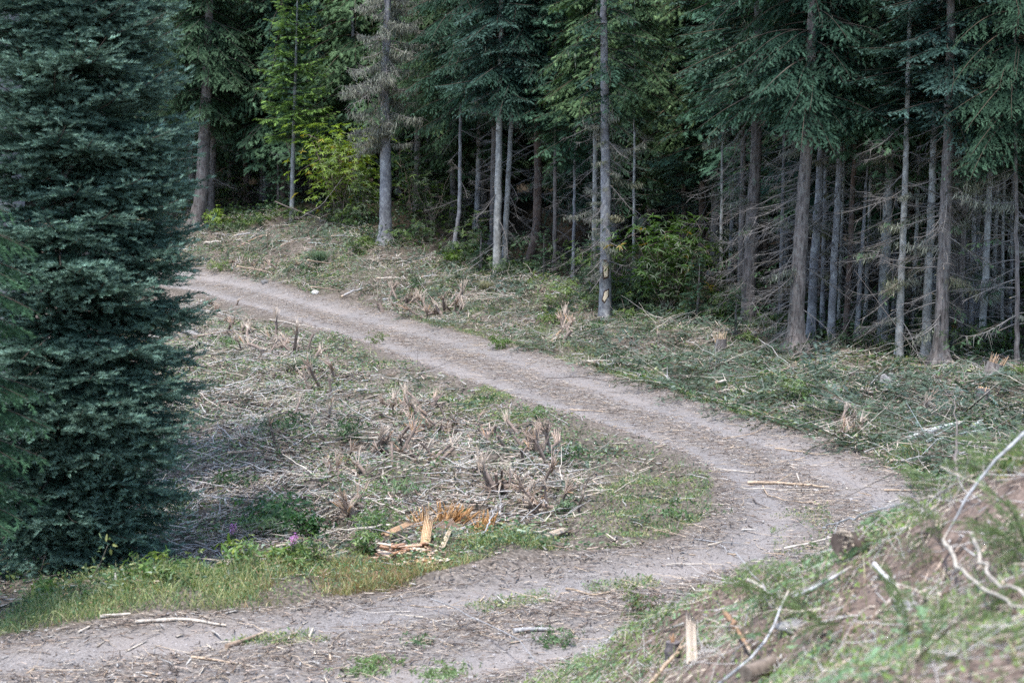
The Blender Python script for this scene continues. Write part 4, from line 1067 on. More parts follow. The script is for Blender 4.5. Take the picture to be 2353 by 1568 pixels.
# ------------------------------------------------------------------ loose sticks and branches
def stick(px, r0_, col, label, lift=.03, dl=None, name='fallen_branch', group=None, ends=TANW, twigs_=0, mat=None, k=6, cat='branch', part=True):
    """a single branch through the given picture points, lying on (or dl metres above) the ground there"""
    P_ = []
    for q, a_ in enumerate(px):
        g = ground(a_[0], a_[1]); t_ = lift if dl is None else dl[q]
        if len(a_) > 2: g = at_depth(*a_); t_ = 0
        P_.append(g + [0, 0, t_])
    P_ = np.array(P_); seg = np.r_[0, np.cumsum(np.linalg.norm(np.diff(P_, axis=0), axis=1))]; L = seg[-1]
    m = int(np.clip(L / .12, 5, 16)); tt = np.linspace(0, L, m)
    C_ = np.stack([np.interp(tt, seg, P_[:, q]) for q in range(3)], 1)
    if len(P_) > 2:
        C2 = C_.copy(); C2[1:-1] = (C_[:-2] + 2 * C_[1:-1] + C_[2:]) / 4; C_ = C2
    C_[1:-1] += rs.normal(0, min(.012, L * .004), (m - 2, 3))
    o = C_[0].copy(); s = Soup()
    cc = np.array(col)[None] * rs.uniform(.85, 1.15, (m, 1)); cc[-1] = ends
    tube(s, C_ - o, np.linspace(r0_, r0_ * .55, m), cc, k, .12, rs.randint(999))
    for q in range(twigs_):
        b = C_[rs.randint(1, m - 1)] - o; d = nrm(rs.normal(0, 1, 3) + [0, 0, .3] + nrm(C_[-1] - C_[0])); l = L * rs.uniform(.12, .3); t3 = np.linspace(0, 1, 4)[:, None]
        tube(s, b + d * l * t3, np.linspace(r0_ * .4, r0_ * .15, 4), np.array(col) * .9, 4, cap=False)
    ob = s.build(name, mat or M_TWIG, None, True); ob.location = o
    return tag(ob, label, cat, group)
GB, PB, DB, TB = [.36, .35, .345], [.52, .46, .39], [.12, .1, .09], [.46, .35, .25]
for px, r_, c_, lb, tw in [
    ([(1718, 1112), (1800, 1112), (1905, 1122)], .026, TB, 'thick tan stick with a knot lying across the road in the bend', 1),
    ([(1560, 1072), (1650, 1078), (1732, 1088)], .016, PB, 'long pale stick reaching from the inner shoulder onto the road', 0),
    ([(1700, 1122), (1790, 1128), (1900, 1127)], .011, PB, 'thin pale stick just below the knotted tan stick', 0),
    ([(1752, 1118), (1762, 1140), (1810, 1152), (1882, 1160)], .010, TB, 'hooked tan twig below the knotted stick on the road', 0),
    ([(1830, 1090), (1838, 1112)], .014, PB, 'short upright pale fork standing on the road above the knotted stick', 1),
    ([(1730, 1148), (1742, 1165), (1765, 1168)], .012, DB, 'small dark curled root on the road', 0),
    ([(1780, 1032), (1830, 1038), (1905, 1048)], .012, TB, 'tan stick beside the outer wheel track of the bend', 0),
    ([(1800, 1068), (1860, 1072), (1912, 1070)], .010, PB, 'sheaf like pale strip near the outer edge of the bend', 0),
    ([(2030, 1128), (2090, 1128), (2150, 1130)], .014, TB, 'straight tan stick on the outer road edge near the embankment', 0),
    ([(1660, 1010), (1720, 1000), (1760, 985)], .010, TB, 'thin tan stick over the middle strip of the road', 1),
    ([(1310, 942), (1400, 948)], .011, TB, 'thin tan stick on the inner road edge above the bend', 0),
    ([(1590, 1240), (1650, 1248), (1720, 1252)], .010, GB, 'thin grey stick where the near road joins the bend', 0),
    ([(1530, 1300), (1600, 1296), (1660, 1300)], .009, PB, 'pale strip on the near road below the bend', 0),
    ([(1640, 1345), (1690, 1340), (1745, 1350)], .012, GB, 'grey stick on the near road beside the embankment foot', 0),
    ([(1300, 1355), (1370, 1372), (1425, 1352)], .012, TB, 'tan bowed stick on the crown of the near road', 0),
    ([(310, 1432), (420, 1424), (520, 1440)], .022, PB, 'long weathered split stick along the grass fringe at lower left', 2),
    ([(230, 1420), (300, 1413)], .022, PB, 'short pale chunk at the grass edge near the lower left corner', 0),
    ([(520, 1490), (600, 1462), (612, 1455)], .028, [.3, .22, .16], 'curved dark stick with a pale tip on the near road', 1),
    ([(440, 1512), (560, 1528)], .014, TB, 'pair like tan strip on the near road at lower left', 0),
    ([(180, 1455), (210, 1440)], .012, PB, 'little pale stick leaning at the lower left grass edge', 0),
    ([(1180, 1455), (1230, 1448), (1280, 1452)], .03, GB, 'grey chunk with a pale split face at the foot of the embankment', 0),
    ([(840, 872), (900, 885), (955, 878), (975, 845)], .014, DB, 'long dark crooked branch arching over the upper clearing', 3),
    ([(705, 900), (740, 885), (778, 858)], .04, [.26, .2, .16], 'thick broken branch tilting up in the upper left of the clearing', 1),
    ([(760, 900), (800, 892), (850, 872)], .025, GB, 'grey branch beside the thick tilting broken branch', 1),
    ([(620, 735), (690, 748), (760, 758)], .02, PB, 'pale straight pole along the inner edge of the far road', 0),
    ([(560, 955), (680, 950), (800, 930)], .012, GB, 'thin grey pole spanning the left of the clearing', 1),
    ([(700, 1160), (850, 1120), (1000, 1062)], .018, GB, 'longest grey pole slanting through the middle of the clearing', 1),
    ([(840, 1105), (980, 1080), (1110, 1042)], .02, GB, 'pale grey pole parallel above the longest pole', 0),
    ([(900, 1135), (1010, 1112), (1112, 1088)], .016, GB, 'grey pole parallel below the longest pole', 0),
    ([(780, 1175), (812, 1130), (820, 1085)], .02, PB, 'pale barkless branch standing up left of mid clearing', 2),
    ([(860, 1090), (880, 1060), (905, 1045)], .02, GB, 'short forked grey branch in mid clearing', 1),
    ([(520, 1165), (600, 1190), (690, 1192)], .025, [.33, .25, .19], 'brown bent branch near the foot of the silvery fir', 2),
    ([(780, 870), (782, 815)], .014, PB, 'pale thin stick standing upright in the upper clearing', 0),
    ([(690, 975), (712, 1005), (720, 1032)], .016, GB, 'grey leaning branch in the left clearing', 1),
    ([(1255, 870), (1350, 868), (1450, 885)], .010, DB, 'dark thin branch on the inner edge of the road', 2),
    ([(1210, 752), (1228, 730), (1258, 716)], .03, [.58, .57, .55], 'bleached bent branch on the slope across the road', 0),
    ([(1265, 790), (1300, 750), (1322, 735)], .04, [.42, .3, .2], 'thick torn orange brown limb pointing up across the road', 0),
    ([(1335, 775), (1360, 782), (1385, 800)], .02, GB, 'grey hooked branch across the road below the bare patched trunk', 1),
    ([(632, 463, 71), (680, 482, 70), (735, 502, 69)], .028, [.12, .1, .085], 'broken brown trunk piece tilted in front of the yellow green shrub', 0),
    ([(690, 500, 68.5), (740, 470, 68.5), (790, 405, 69)], .011, [.22, .2, .19], 'long grey dead branch leaning against the yellow green shrub', 2),
    ([(640, 555), (740, 560), (830, 572)], .025, [.3, .33, .31], 'long grey pole lying across the slope left of the lichen tree', 0),
    ([(470, 560), (520, 556), (560, 552)], .04, PB, 'pale bare log on the slope at the far end of the road', 0),
    ([(545, 570), (590, 548), (620, 540)], .04, [.33, .23, .17], 'reddish brown log on the slope at the far end of the road', 0),
    ([(880, 690), (950, 680), (1010, 688)], .03, GB, 'thin grey log across the road behind the row of splintered stems', 1),
    ([(1640, 905), (1672, 895), (1720, 902)], .02, PB, 'forked pale branch at the outer road edge on the right', 2),
    ([(2082, 1018), (2140, 995), (2205, 978)], .06, [.5, .53, .5], 'short pale fallen pole among boughs at right', 0),
    ([(2075, 1035), (2200, 1000), (2290, 980)], .025, [.42, .46, .44], 'slim pale pole crossing in front of the short fallen pole', 2),
    ([(2235, 985), (2300, 968), (2400, 945)], .06, [.55, .58, .55], 'long pale fallen trunk leaving the picture at right', 0),
    ([(2100, 1000), (2150, 1000), (2190, 930)], .014, PB, 'pale bent stick rising out of the boughs at right', 1),
    ([(2150, 930), (2210, 955), (2235, 985)], .022, PB, 'split pale strip on the boughs behind the fallen poles', 1),
    ]:
    stick(px, r_, c_, lb, max(.02, r_), twigs_=tw, group='loose sticks and branches')
# embankment in front at right (out of focus)
for px, dl, r_, c_, lb, tw in [
    ([(2400, 1090), (2260, 1190), (2165, 1302)], (.35, .3, .16), .012, [.38, .38, .38], 'long pale branch slanting down the embankment at right', 0),
    ([(2165, 1302), (2225, 1390), (2380, 1462)], (.16, .12, .1), .013, [.42, .38, .32], 'tan branch running from the elbow of the long pale branch to the right', 0),
    ([(2230, 1310), (2270, 1380), (2390, 1440)], (.2, .12, .1), .012, [.45, .4, .34], 'second tan branch beside the elbow branch', 0),
    ([(2003, 1182), (2060, 1195), (2140, 1195), (2230, 1168)], (.12, .1, .12, .2), .012, [.3, .28, .28], 'dark thin branch with a snapped tan tip on the embankment crest', 2),
    ([(1890, 1248), (2000, 1248), (2090, 1222), (2140, 1196)], (.2, .22, .2, .15), .012, [.4, .4, .4], 'grey thin branch arching before the broken log stub', 1),
    ([(1800, 1285), (1860, 1280), (1915, 1268)], (.14, .18, .2), .016, PB, 'pale torn strip pointing at the broken log stub from left', 0),
    ([(1835, 1300), (1862, 1318), (1885, 1335)], (.12, .06, .02), .014, [.2, .16, .13], 'short dark snapped stick under the pale torn strip', 0),
    ([(2008, 1325), (2035, 1348), (2066, 1372)], (.08, .06, .05), .016, [.62, .6, .58], 'white barkless stick on the bare soil of the embankment', 0),
    ([(2062, 1375), (2045, 1400), (2000, 1440)], (.05, .05, .05), .014, [.45, .38, .33], 'brown twig below the white barkless stick', 0),
    ([(1826, 1398), (1890, 1378), (1955, 1345)], (.08, .1, .12), .016, [.55, .53, .52], 'pale thick stick on the lower embankment', 0),
    ([(1718, 1360), (1760, 1385), (1835, 1398)], (.1, .08, .06), .015, PB, 'tan split stick touching the pale thick stick', 0),
    ([(990, 1400), (1100, 1468), (1180, 1510), (1280, 1590)], (.12, .2, .22, .12), .0075, [.3, .29, .29], 'long thin grey twig crossing the foot of the embankment', 0),
    ([(1655, 1300), (1700, 1352), (1790, 1440)], (.25, .25, .1), .007, [.4, .38, .37], 'thin grey twig standing over the near road edge', 0),
    ([(1665, 1448), (1695, 1480), (1725, 1510)], (.14, .08, .03), .02, [.33, .2, .12], 'brown stick with an orange broken end in the foreground', 0),
    ([(1640, 1600), (1740, 1540), (1800, 1450), (1810, 1430)], (.06, .1, .18, .2), .010, [.46, .46, .47], 'pale bent branch in the foreground at bottom', 0),
    ([(1480, 1600), (1550, 1530), (1580, 1490)], (.05, .08, .06), .016, TB, 'tan forked stick at the bottom edge', 1),
    ([(1355, 1520), (1380, 1500), (1420, 1460)], (.04, .06, .08), .014, [.4, .38, .37], 'grey forked stick at the foot of the embankment', 1),
    ([(2205, 1250), (2200, 1180), (2190, 1010)], (.02, .2, .75), .011, [.2, .17, .15], 'dark bare sapling stem standing on the embankment crest', 3),
    ]:
    stick(px, r_, c_, lb, dl=dl, twigs_=tw, group='branches on the embankment')
STK = []
for q in range(8):
    s_ = Soup(); r7 = np.random.RandomState(700 + q); L = r7.uniform(.7, 1.5); t = np.linspace(0, 1, 8)
    c_ = np.c_[(t - .5) * L, np.cumsum(r7.normal(0, .025, 8)) * L, .03 * L * np.sin(t * 3) + np.cumsum(r7.normal(0, .01, 8))]
    colr = np.array([GB, PB, DB, [.3, .23, .18], [.42, .4, .37]][q % 5]); cc = np.repeat(colr[None], 8, 0) * r7.uniform(.8, 1.2, (8, 1)); cc[-1] = cc[0] = TB
    tube(s_, c_, np.linspace(r7.uniform(.014, .026), .009, 8), cc, 6, .12, q)
    for k in range(r7.randint(1, 5)):
        b = c_[r7.randint(1, 7)]; d = nrm(r7.normal(0, 1, 3) * [1, 1, .5] + [.6, 0, .3]); l = L * r7.uniform(.1, .3)
        tube(s_, b + d * l * np.linspace(0, 1, 4)[:, None], [.008, .007, .005, .003], colr * .9, 4, cap=False)
    STK.append(s_.mesh('fallen_branch', M_TWIG, True))
KINDS = ['weathered grey branch', 'pale barkless branch', 'dark brown branch', 'brown bark covered branch', 'light grey branch']
def loose(x, y, sc, where, group, lift=.04):
    k = rs.randint(8); o = link('fallen_branch', STK[k], None, (x, y, gz(x, y) + lift), (rs.normal(0, .3), rs.normal(0, .13), rs.normal(.4, .7)), sc)
    tag(o, KINDS[k % 5] + ' ' + where, 'branch', group)
for q in range(90):
    pz = pick(rs, SL, 1, .6, None, shoulder)[0]
    if inside(pz[:1], pz[1:], FRX).any(): continue
    loose(pz[0], pz[1], rs.uniform(.5, 1.2), 'among the wood debris ' + ('near the far road' if pz[1] > 36 else ('in the middle of the clearing' if pz[1] > 29 else 'at the front of the clearing')), 'loose branches in the clearing')
for q in range(70):
    pz = pick(rs, SR, 1, .2)[0]; loose(pz[0], pz[1], rs.uniform(.6, 1.5), 'on the slope ' + ('at the far end of the road' if pz[0] < -5 else ('across the road in the centre' if pz[0] < 3 else 'below the stand of trunks at right')), 'loose branches on the slope', .07)
for q in range(18):
    pz = pick(rs, None, 1, 0, (-1.2, 5, 7, 18), lambda p: (road_info(p[:, 0], p[:, 1])[0] < -.3) & (p[:, 0] > -1.2 + (18 - p[:, 1]) * .05))[0]
    loose(pz[0], pz[1], rs.uniform(.2, .42), 'in the tangle on the near embankment', 'loose branches on the embankment', .05)
def torn_log(a, b, ra, rb, label, torn, bark=(.13, .1, .085)):
    """short log: rough bark, one torn pale end"""
    a = np.array(a); b = np.array(b); s = Soup(); m = 7; t = np.linspace(0, 1, m)[:, None]
    e = empty('log_stub', a, 0, label, 'log')
    tube(s, (b - a) * t, np.linspace(ra, rb, m), bark, 12, .22, rs.randint(99)); s.build('bark', M_TWIG, e)
    ax_ = nrm(a - b); s2 = Soup(); n_ = 60
    an = rs.normal(PI * rs.uniform(.2, 1.2), .95, n_); rr = ra * np.sqrt(rs.uniform(.5, 1.1, n_)); y_ = nrm(np.cross(ax_, [0, 0, 1.])); z_ = np.cross(ax_, y_)
    b0 = np.cos(an)[:, None] * y_ * rr[:, None] + np.sin(an)[:, None] * z_ * rr[:, None] - ax_ * .03
    add_chips(s2, rs, b0, frames(np.repeat(ax_[None], n_, 0) + rs.normal(0, .2, (n_, 3)), rs.normal(0, 1, (n_, 3))), rs.uniform(.02, .11, n_) * rs.uniform(.4, 1, n_), rs.uniform(.005, .013, n_), rs.uniform(.004, .008, n_), np.array(torn) * rs.uniform(.6, 1.25, (n_, 1)))
    s2.build('torn_end', M_WOOD, e)
a = ground(1930, 1288) + [0, 0, .12]; torn_log(a + [0, 0, -.01], a + [.19, .13, -.07], .085, .09, 'dark broken log stub with a torn tan rim on the embankment crest', TANW, (.085, .065, .055))
a = ground(2232, 1085) + [0, 0, .06]; torn_log(a, a + np.array([.24, -.05, -.1]), .045, .05, 'grey log stub with an orange torn end on the embankment at right', ORG, (.2, .17, .16))
a = ground(1545, 1525) + [0, 0, .05]; torn_log(a + [0, 0, .12], a - [0, 0, .06], .05, .055, 'short upright broken stub with torn brown top in the foreground', [.4, .25, .15], (.16, .14, .14))
a = ground(1780, 1535) + [0, 0, .04]; torn_log(a, a + [-.2, -.22, -.02], .05, .05, 'splintered pale log end in the foreground at bottom', TANW, (.2, .16, .13))
# pale wedge standing up in the foreground
def plank(px, w, th, col, label, dl=(0, 0), name='wood_slab'):
    A, B = ground(*px[0]) + [0, 0, dl[0]], ground(*px[1]) + [0, 0, dl[1]]
    s = Soup(); d = B - A; L = np.linalg.norm(d); n_ = 6
    M = frames(d[None], np.array([[0, -.6, .8]]))
    for q in range(n_):
        y = (q / (n_ - 1) - .5) * w; l0 = L * rs.uniform(0, .08); l1 = L * rs.uniform(.8, 1.05)
        b0 = M[0] @ np.array([l0, y, 0])
        add_chips(s, rs, b0[None], M, np.array([l1]), np.array([w / n_ * 1.2]), np.array([th * rs.uniform(.6, 1.2)]), (np.array(col) * rs.uniform(.75, 1.2))[None])
    o = s.build(name, M_WOOD); o.location = A; return tag(o, label, 'wood piece')
plank([(1590, 1530), (1585, 1455)], .06, .02, TANW, 'upright tan wedge of wood in the foreground', (0, .2))

# ------------------------------------------------------------------ shattered stumps
def stump(u, v, rad, h, lean, label, wood, nsp, slen, spread, bark=(.2, .17, .16), d=None, top=True):
    g = ground(u, v); e = empty('shattered_stump', g, 0, label, 'stump')
    t = np.linspace(0, 1, 7)[:, None]; pts = np.c_[lean[0] * t, lean[1] * t, -.1 + (h + .1) * t]
    s = Soup(); tube(s, pts, rad * (1 + .45 * np.exp(-np.linspace(0, 5, 7))), bark, 14, .1, rs.randint(99)); s.build('stump_bark', M_BARK_ROUGH, e)
    if nsp:
        s2 = Soup(); an = rs.uniform(0, 2 * PI, nsp); rr = rad * np.sqrt(rs.uniform(0, 1, nsp)) * .95
        b0 = pts[-1] + np.c_[np.cos(an) * rr, np.sin(an) * rr, -rs.uniform(.02, .12, nsp)]
        dd = nrm(np.array([lean[0], lean[1], h]))[None] + np.c_[np.cos(an), np.sin(an), np.zeros(nsp)] * (rs.uniform(0, spread, nsp) * rr / rad)[:, None]
        add_chips(s2, rs, b0, frames(dd, rs.normal(0, 1, (nsp, 3))), rs.uniform(.3, 1, nsp) * slen, rs.uniform(.008, .025, nsp), rs.uniform(.005, .014, nsp), np.array(wood) * rs.uniform(.65, 1.2, (nsp, 1)))
        s2.build('splinters', M_WOOD, e).name = 'splinter_crown'
    return e
stump(1655, 812, .13, .34, (.0, 0), 'pale splintered stump by the outer slope, left of the rough brown stand', [.52, .4, .28], 34, .26, .3, (.4, .32, .25))
stump(2272, 868, .17, .3, (.12, 0), 'leaning shattered stump with orange spikes at the right forest edge', [.45, .31, .2], 34, .3, .22)
stump(2256, 928, .12, .3, (.02, 0), 'short cut stump with flat orange top at right', [.55, .36, .22], 60, .07, .1, (.3, .3, .31))
stump(1043, 588, .07, .65, (.05, 0), 'thin snapped snag with pale tip beside the slim dark stem', [.5, .38, .26], 20, .3, .2)
stump(2185, 800, .1, .45, (.1, .1), 'orange torn stub behind the flared rough trunk', ORG, 40, .3, .5)
# the big orange one near the road
g0 = ground(1055, 1232)
e = empty('shattered_stump', g0, 0, 'low wide shattered stump with bright orange splinters beside the near road', 'stump')
s = Soup(); tube(s, np.array([[-.1, .08, -.15], [-.05, .08, -.04], [.05, .1, .05]]), [.36, .32, .2], (.16, .11, .08), 14, .2, 3); s.build('stump_bark', M_TWIG, e)
for nm, (du, dv), n_, dirv, sprd, ln, col in [
    ('splinter_fan', (-78, -4), 60, (-.3, 0, .9), (.35, .12, .3), (.06, .38), [.5, .3, .15]),
    ('splinter_fan', (-15, -22), 120, (.55, 0, .85), (.35, .15, .3), (.06, .34), [.5, .29, .13]),
    ('splinter_fan', (58, 0), 80, (.2, 0, .9), (.5, .15, .25), (.06, .32), [.46, .25, .1]),
    ('split_base', (0, 0), 70, (1, 0, .12), (.3, .25, .15), (.2, .5), [.5, .36, .24])]:
    s = Soup(); b0 = ground(1055 + du, 1232 + dv) - g0
    ww = {'split_base': .35}.get(nm, .09 + .03 * (n_ > 60) + .05 * (n_ > 100))
    B = b0 + np.c_[rs.uniform(-ww, ww, n_), rs.uniform(-.06, .06, n_), rs.uniform(0, .1, n_)]
    d = np.array(dirv) + rs.normal(0, 1, (n_, 3)) * np.array(sprd); d = d + np.c_[(B - b0)[:, 0] * 1.6, np.zeros(n_), np.zeros(n_)]
    add_chips(s, rs, B, frames(d, rs.normal(0, 1, (n_, 3))), rs.uniform(*ln, n_), rs.uniform(.006, .018, n_), rs.uniform(.004, .01, n_), pal(rs, n_, [np.array(col), np.array(col) * [.72, .62, .5], np.array(col) * [1.2, 1.35, 1.6]], [2, 1.3, 1]))
    s.build(nm, M_WOOD, e)
plank([(878, 1248), (962, 1228)], .07, .02, [.48, .32, .2], 'long orange torn slab left of the orange shattered stump', (.1, .2))
plank([(975, 1262), (988, 1240)], .1, .03, [.52, .36, .22], 'upright pale slab leaning on the orange shattered stump', (.02, .36))
plank([(1015, 1262), (1040, 1240)], .05, .02, [.6, .5, .38], 'small pale leaning strip right of the upright pale slab', (.02, .2))
plank([(1250, 1238), (1310, 1222)], .07, .02, TANW, 'pale torn strip lying right of the orange shattered stump', (.03, .06))
for px, r_, c_, lb, dl in [([(950, 1190), (990, 1225), (1030, 1262)], .012, DB, 'dark thin branch across the orange shattered stump', (.28, .2, .05)), ([(1065, 1268), (1115, 1240), (1140, 1205)], .012, [.4, .39, .38], 'grey stick leaning on the right of the orange stump', (.02, .1, .25)),
                      ([(1115, 1225), (1180, 1195)], .014, [.35, .34, .33], 'straight grey stick behind the right orange splinters', (.08, .1)), ([(1010, 1265), (1003, 1232)], .01, DB, 'short dark upright stick before the orange stump', (.0, .12))]:
    stick(px, r_, c_, lb, dl=dl, group='loose sticks and branches')
def lump(name, u, v, size, label, cat, cols, seed, mat=M_STONE, rot=0, rough=.35, sub=4, lift=.3, cs=2.5):
    import bmesh
    bm = bmesh.new(); bmesh.ops.create_icosphere(bm, subdivisions=sub, radius=1)
    V = np.array([q.co[:] for q in bm.verts]); F = np.array([[q.index for q in f.verts] for f in bm.faces]); bm.free()
    n1 = fbm(V[:, 0] * 1.6 + seed * 3.1 + V[:, 2] * 1.3, V[:, 1] * 1.6 + V[:, 2] * .7, seed, 4)
    n2 = fbm(V[:, 0] * cs + V[:, 2] * 2, V[:, 1] * cs * 2 + V[:, 2] * 3, seed + 5, 3)
    V = V * (1 + rough * n1 * 2 + rough * .4 * n2)[:, None] * np.array(size)
    c = np.array(cols[0]) + (np.array(cols[1]) - np.array(cols[0])) * np.clip(n2 + .5, 0, 1)[:, None]
    s = Soup(); s.add(V, F, c); o = s.build(name, mat); g = ground(u, v)
    o.location = g + [0, 0, size[2] * lift]; o.rotation_euler = (0, rs.normal(0, .1), rot); return tag(o, label, cat)
def punky(u, v, L, w, h, n_, cols, wts, label, az):
    g = ground(u, v); s = Soup()
    t = rs.uniform(-1, 1, n_); pr = np.sqrt(np.clip(1 - (np.abs(t) * .95) ** 3, .05, 1)) * (1 + .3 * np.sin(t * 5 + az * 9))
    B = np.c_[t * L * .5, rs.uniform(-.5, .5, n_) * w * pr, np.abs(rs.normal(0, .45, n_)).clip(0, 1) * h * pr]
    d = np.c_[np.ones(n_), rs.normal(0, .35, n_), rs.normal(0, .25, n_)] * np.where(rs.rand(n_) < .5, 1, -1)[:, None]
    wd = rs.uniform(.015, .045, n_)
    tube(s, np.array([[-L * .42, 0, h * .2], [0, 0, h * .45], [L * .4, 0, h * .25]]), [h * .3, h * .5, h * .25], np.array(cols[-2]), 8, .2, 4)
    c = pal(rs, n_, cols, wts, .2)
    add_chips(s, rs, B, frames(d, rs.normal(0, .5, (n_, 3)) + [0, 0, 1]), rs.uniform(.06, .22, n_), wd, wd * .7, c)
    o = s.build('rotten_log', M_WOOD); o.location = g; o.rotation_euler = (0, 0, az); return tag(o, label, 'log')
punky(938, 1288, .62, .2, .17, 330, [[.5, .3, .2], [.62, .45, .34], [.3, .16, .09], [.7, .58, .46]], [3, 3, 1.5, 1.5], 'crumbling reddish rotten log chunk in the roadside grass', -.15)
punky(990, 1304, .56, .12, .1, 240, [[.68, .55, .42], [.5, .34, .2], [.28, .16, .08], [.78, .68, .55]], [3, 1.5, 1.5, 2], 'pale honeycombed rotten log piece in front of the reddish chunk', .08)
lump('rock', 1060, 1226, (.13, .1, .08), 'grey rock between the orange splinters of the shattered stump', 'rock', [(.2, .2, .22), (.34, .34, .36)], 9)
for u, v, sz, lb, cc in [(2026, 890, (.22, .2, .2), 'grey rock on the slope below the blotchy pale trunk', 1), (2040, 872, (.14, .12, .1), 'small grey rock behind the larger slope rock', 1), (1816, 912, (.14, .12, .09), 'small rock on the slope below the stout rough brown trunk', 1), (1524, 832, (.13, .12, .1), 'blue grey rock at the outer road edge', 1),
                  (725, 674, (.11, .1, .08), 'white stone at the far road edge', 2.4), (635, 888, (.22, .18, .1), 'flat grey rock at the left of the clearing', .9), (2120, 1005, (.16, .14, .1), 'brown grey rock between the boughs at right', .9), (610, 650, (.14, .12, .09), 'small dark rock at the far road edge', .7), (1820, 1445, (.09, .08, .05), 'pale stone on the lower embankment', 1.0), (2080, 1400, (.06, .06, .04), 'small stone on the bare embankment soil', 1.2)]:
    lump('rock', u, v, sz, lb, 'rock', [np.array([.17, .165, .165]) * cc, np.array([.32, .31, .3]) * cc], int(u) % 50, lift=.25)

# ------------------------------------------------------------------ shrubs and broad leaved plants
def shrub(name, loc, w, h, nst, nwh, leafL, leafW, cols, wts, label, cat='shrub', group=None, stemc=(.2, .16, .13), droop=.35, lo_=.25, per=7, asym=0):
    r = np.random.RandomState(int(abs(loc[0] * 991 + loc[1] * 37)) % 10000)
    e = empty(name, loc, 0, label, cat, group)
    s = Soup(); tips = []
    for q in range(nst):
        az = r.uniform(0, 2 * PI); rr = w / 2 * r.uniform(.2, .8); hh = h * r.uniform(.55, .95)
        t = np.linspace(0, 1, 7)
        c = np.c_[np.cos(az) * rr * t ** 1.4 + asym * t, np.sin(az) * rr * t ** 1.4, hh * t - .05] + np.cumsum(r.normal(0, .02 * h, (7, 3)), 0)
        tube(s, c, np.linspace(.012, .004, 7) * max(.5, h / 2), np.array(stemc) * r.uniform(.7, 1.3), 4, cap=False)
        for k in range(3):
            b = c[r.randint(2, 7)]; d = nrm(r.normal(0, 1, 3) + [0, 0, .6]); l = h * r.uniform(.12, .3); t3 = np.linspace(0, 1, 4)[:, None]
            tube(s, b + d * l * t3, np.linspace(.006, .002, 4) * max(.5, h / 2), stemc, 3, cap=False)
            tips.append(b + d * l); tips.append(b + d * l * .6)
        tips.append(c[-1])
    s.build('stem', M_TWIG, e)
    s = Soup(); tips = np.array(tips)
    c = tips[r.randint(0, len(tips), nwh)] + r.normal(0, 1, (nwh, 3)) * np.array([w * .13, w * .13, h * .1])
    c[:, 2] = np.clip(c[:, 2], h * lo_ * .3, h * 1.05)
    m = nwh * per; ctr = np.repeat(c, per, 0); axis = nrm(np.repeat(c - [0, 0, h * .3], per, 0) * [.6, .6, .5] + [0, 0, h * .35] + r.normal(0, .1, (m, 3)))
    az = np.tile(np.arange(per) / per * 2 * PI, nwh) + np.repeat(r.uniform(0, 6, nwh), per) + r.normal(0, .2, m)
    u_ = nrm(np.cross(axis, [.3, .9, .1])); v_ = np.cross(axis, u_)
    d = np.cos(az)[:, None] * u_ + np.sin(az)[:, None] * v_ + axis * r.uniform(-.2, .6, m)[:, None]; d[:, 2] -= droop * r.uniform(0, 1.5, m)
    L = r.uniform(leafL * .65, leafL * 1.15, m)
    add_leaves(s, r, ctr, d, axis, L, L * leafW / leafL, np.repeat(pal(r, nwh, cols, wts, .15), per, 0) * r.uniform(.75, 1.25, (m, 1)))
    s.build('foliage', M_LEAF, e)
    return e
def G(u, v): return ground(u, v)
LGRN0 = [.22, .3, .15]
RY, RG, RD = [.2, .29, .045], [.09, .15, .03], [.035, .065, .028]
def AT(u, v, d):
    p = at_depth(u, v, d); p[2] = gz(p[0], p[1]); return p
shrub('rhododendron_shrub', AT(785, 500, 70), 3.3, 3.3, 22, 700, .18, .065, [RY, RG, [.14, .2, .035], [.3, .25, .03]], [3, 3, 3, .5], 'tall bright yellow green shrub with long leaves, left of the lichen hung trunk', lo_=.4)
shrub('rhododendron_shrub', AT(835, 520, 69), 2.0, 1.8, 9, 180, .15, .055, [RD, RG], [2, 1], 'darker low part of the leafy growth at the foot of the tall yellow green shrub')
shrub('rhododendron_shrub', AT(1535, 725, 51.5), 2.6, 2.5, 18, 420, .2, .075, [[.06, .12, .028], [.05, .1, .025], RD, [.28, .2, .04]], [3, 3, 4, .2], 'glossy green shrub with drooping long leaves right of the trunk with bare wood patches')
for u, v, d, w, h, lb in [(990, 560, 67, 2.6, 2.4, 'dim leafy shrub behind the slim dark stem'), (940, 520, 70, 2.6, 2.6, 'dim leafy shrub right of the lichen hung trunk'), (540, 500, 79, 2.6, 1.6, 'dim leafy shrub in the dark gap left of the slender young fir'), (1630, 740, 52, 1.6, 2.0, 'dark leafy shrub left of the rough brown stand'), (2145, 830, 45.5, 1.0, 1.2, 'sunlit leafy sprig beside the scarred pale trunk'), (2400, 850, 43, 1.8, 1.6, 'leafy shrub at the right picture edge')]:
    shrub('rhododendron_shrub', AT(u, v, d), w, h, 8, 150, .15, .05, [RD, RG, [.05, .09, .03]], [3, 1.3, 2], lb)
for q in range(52):
    k = rs.randint(1, 12); f = rs.rand(); pz = TREE[k] * (1 - f) + TREE[k + 1] * f + [rs.uniform(-.5, .5), rs.uniform(1.5, 6) if q < 20 else rs.uniform(-.2, 2.2)]
    shrub('forest_shrub', (pz[0], pz[1], gz(*pz)), rs.uniform(1.2, 2.4), rs.uniform(.8, 2.0) if q < 20 else rs.uniform(.35, .75), 8, rs.randint(70, 140), .12, .045, [RD, RG, [.05, .09, .03]], [2, 1.5, 2], 'dim leafy shrub growing in the shade between forest trunks', 'shrub', 'shrubs in the shade of the forest')
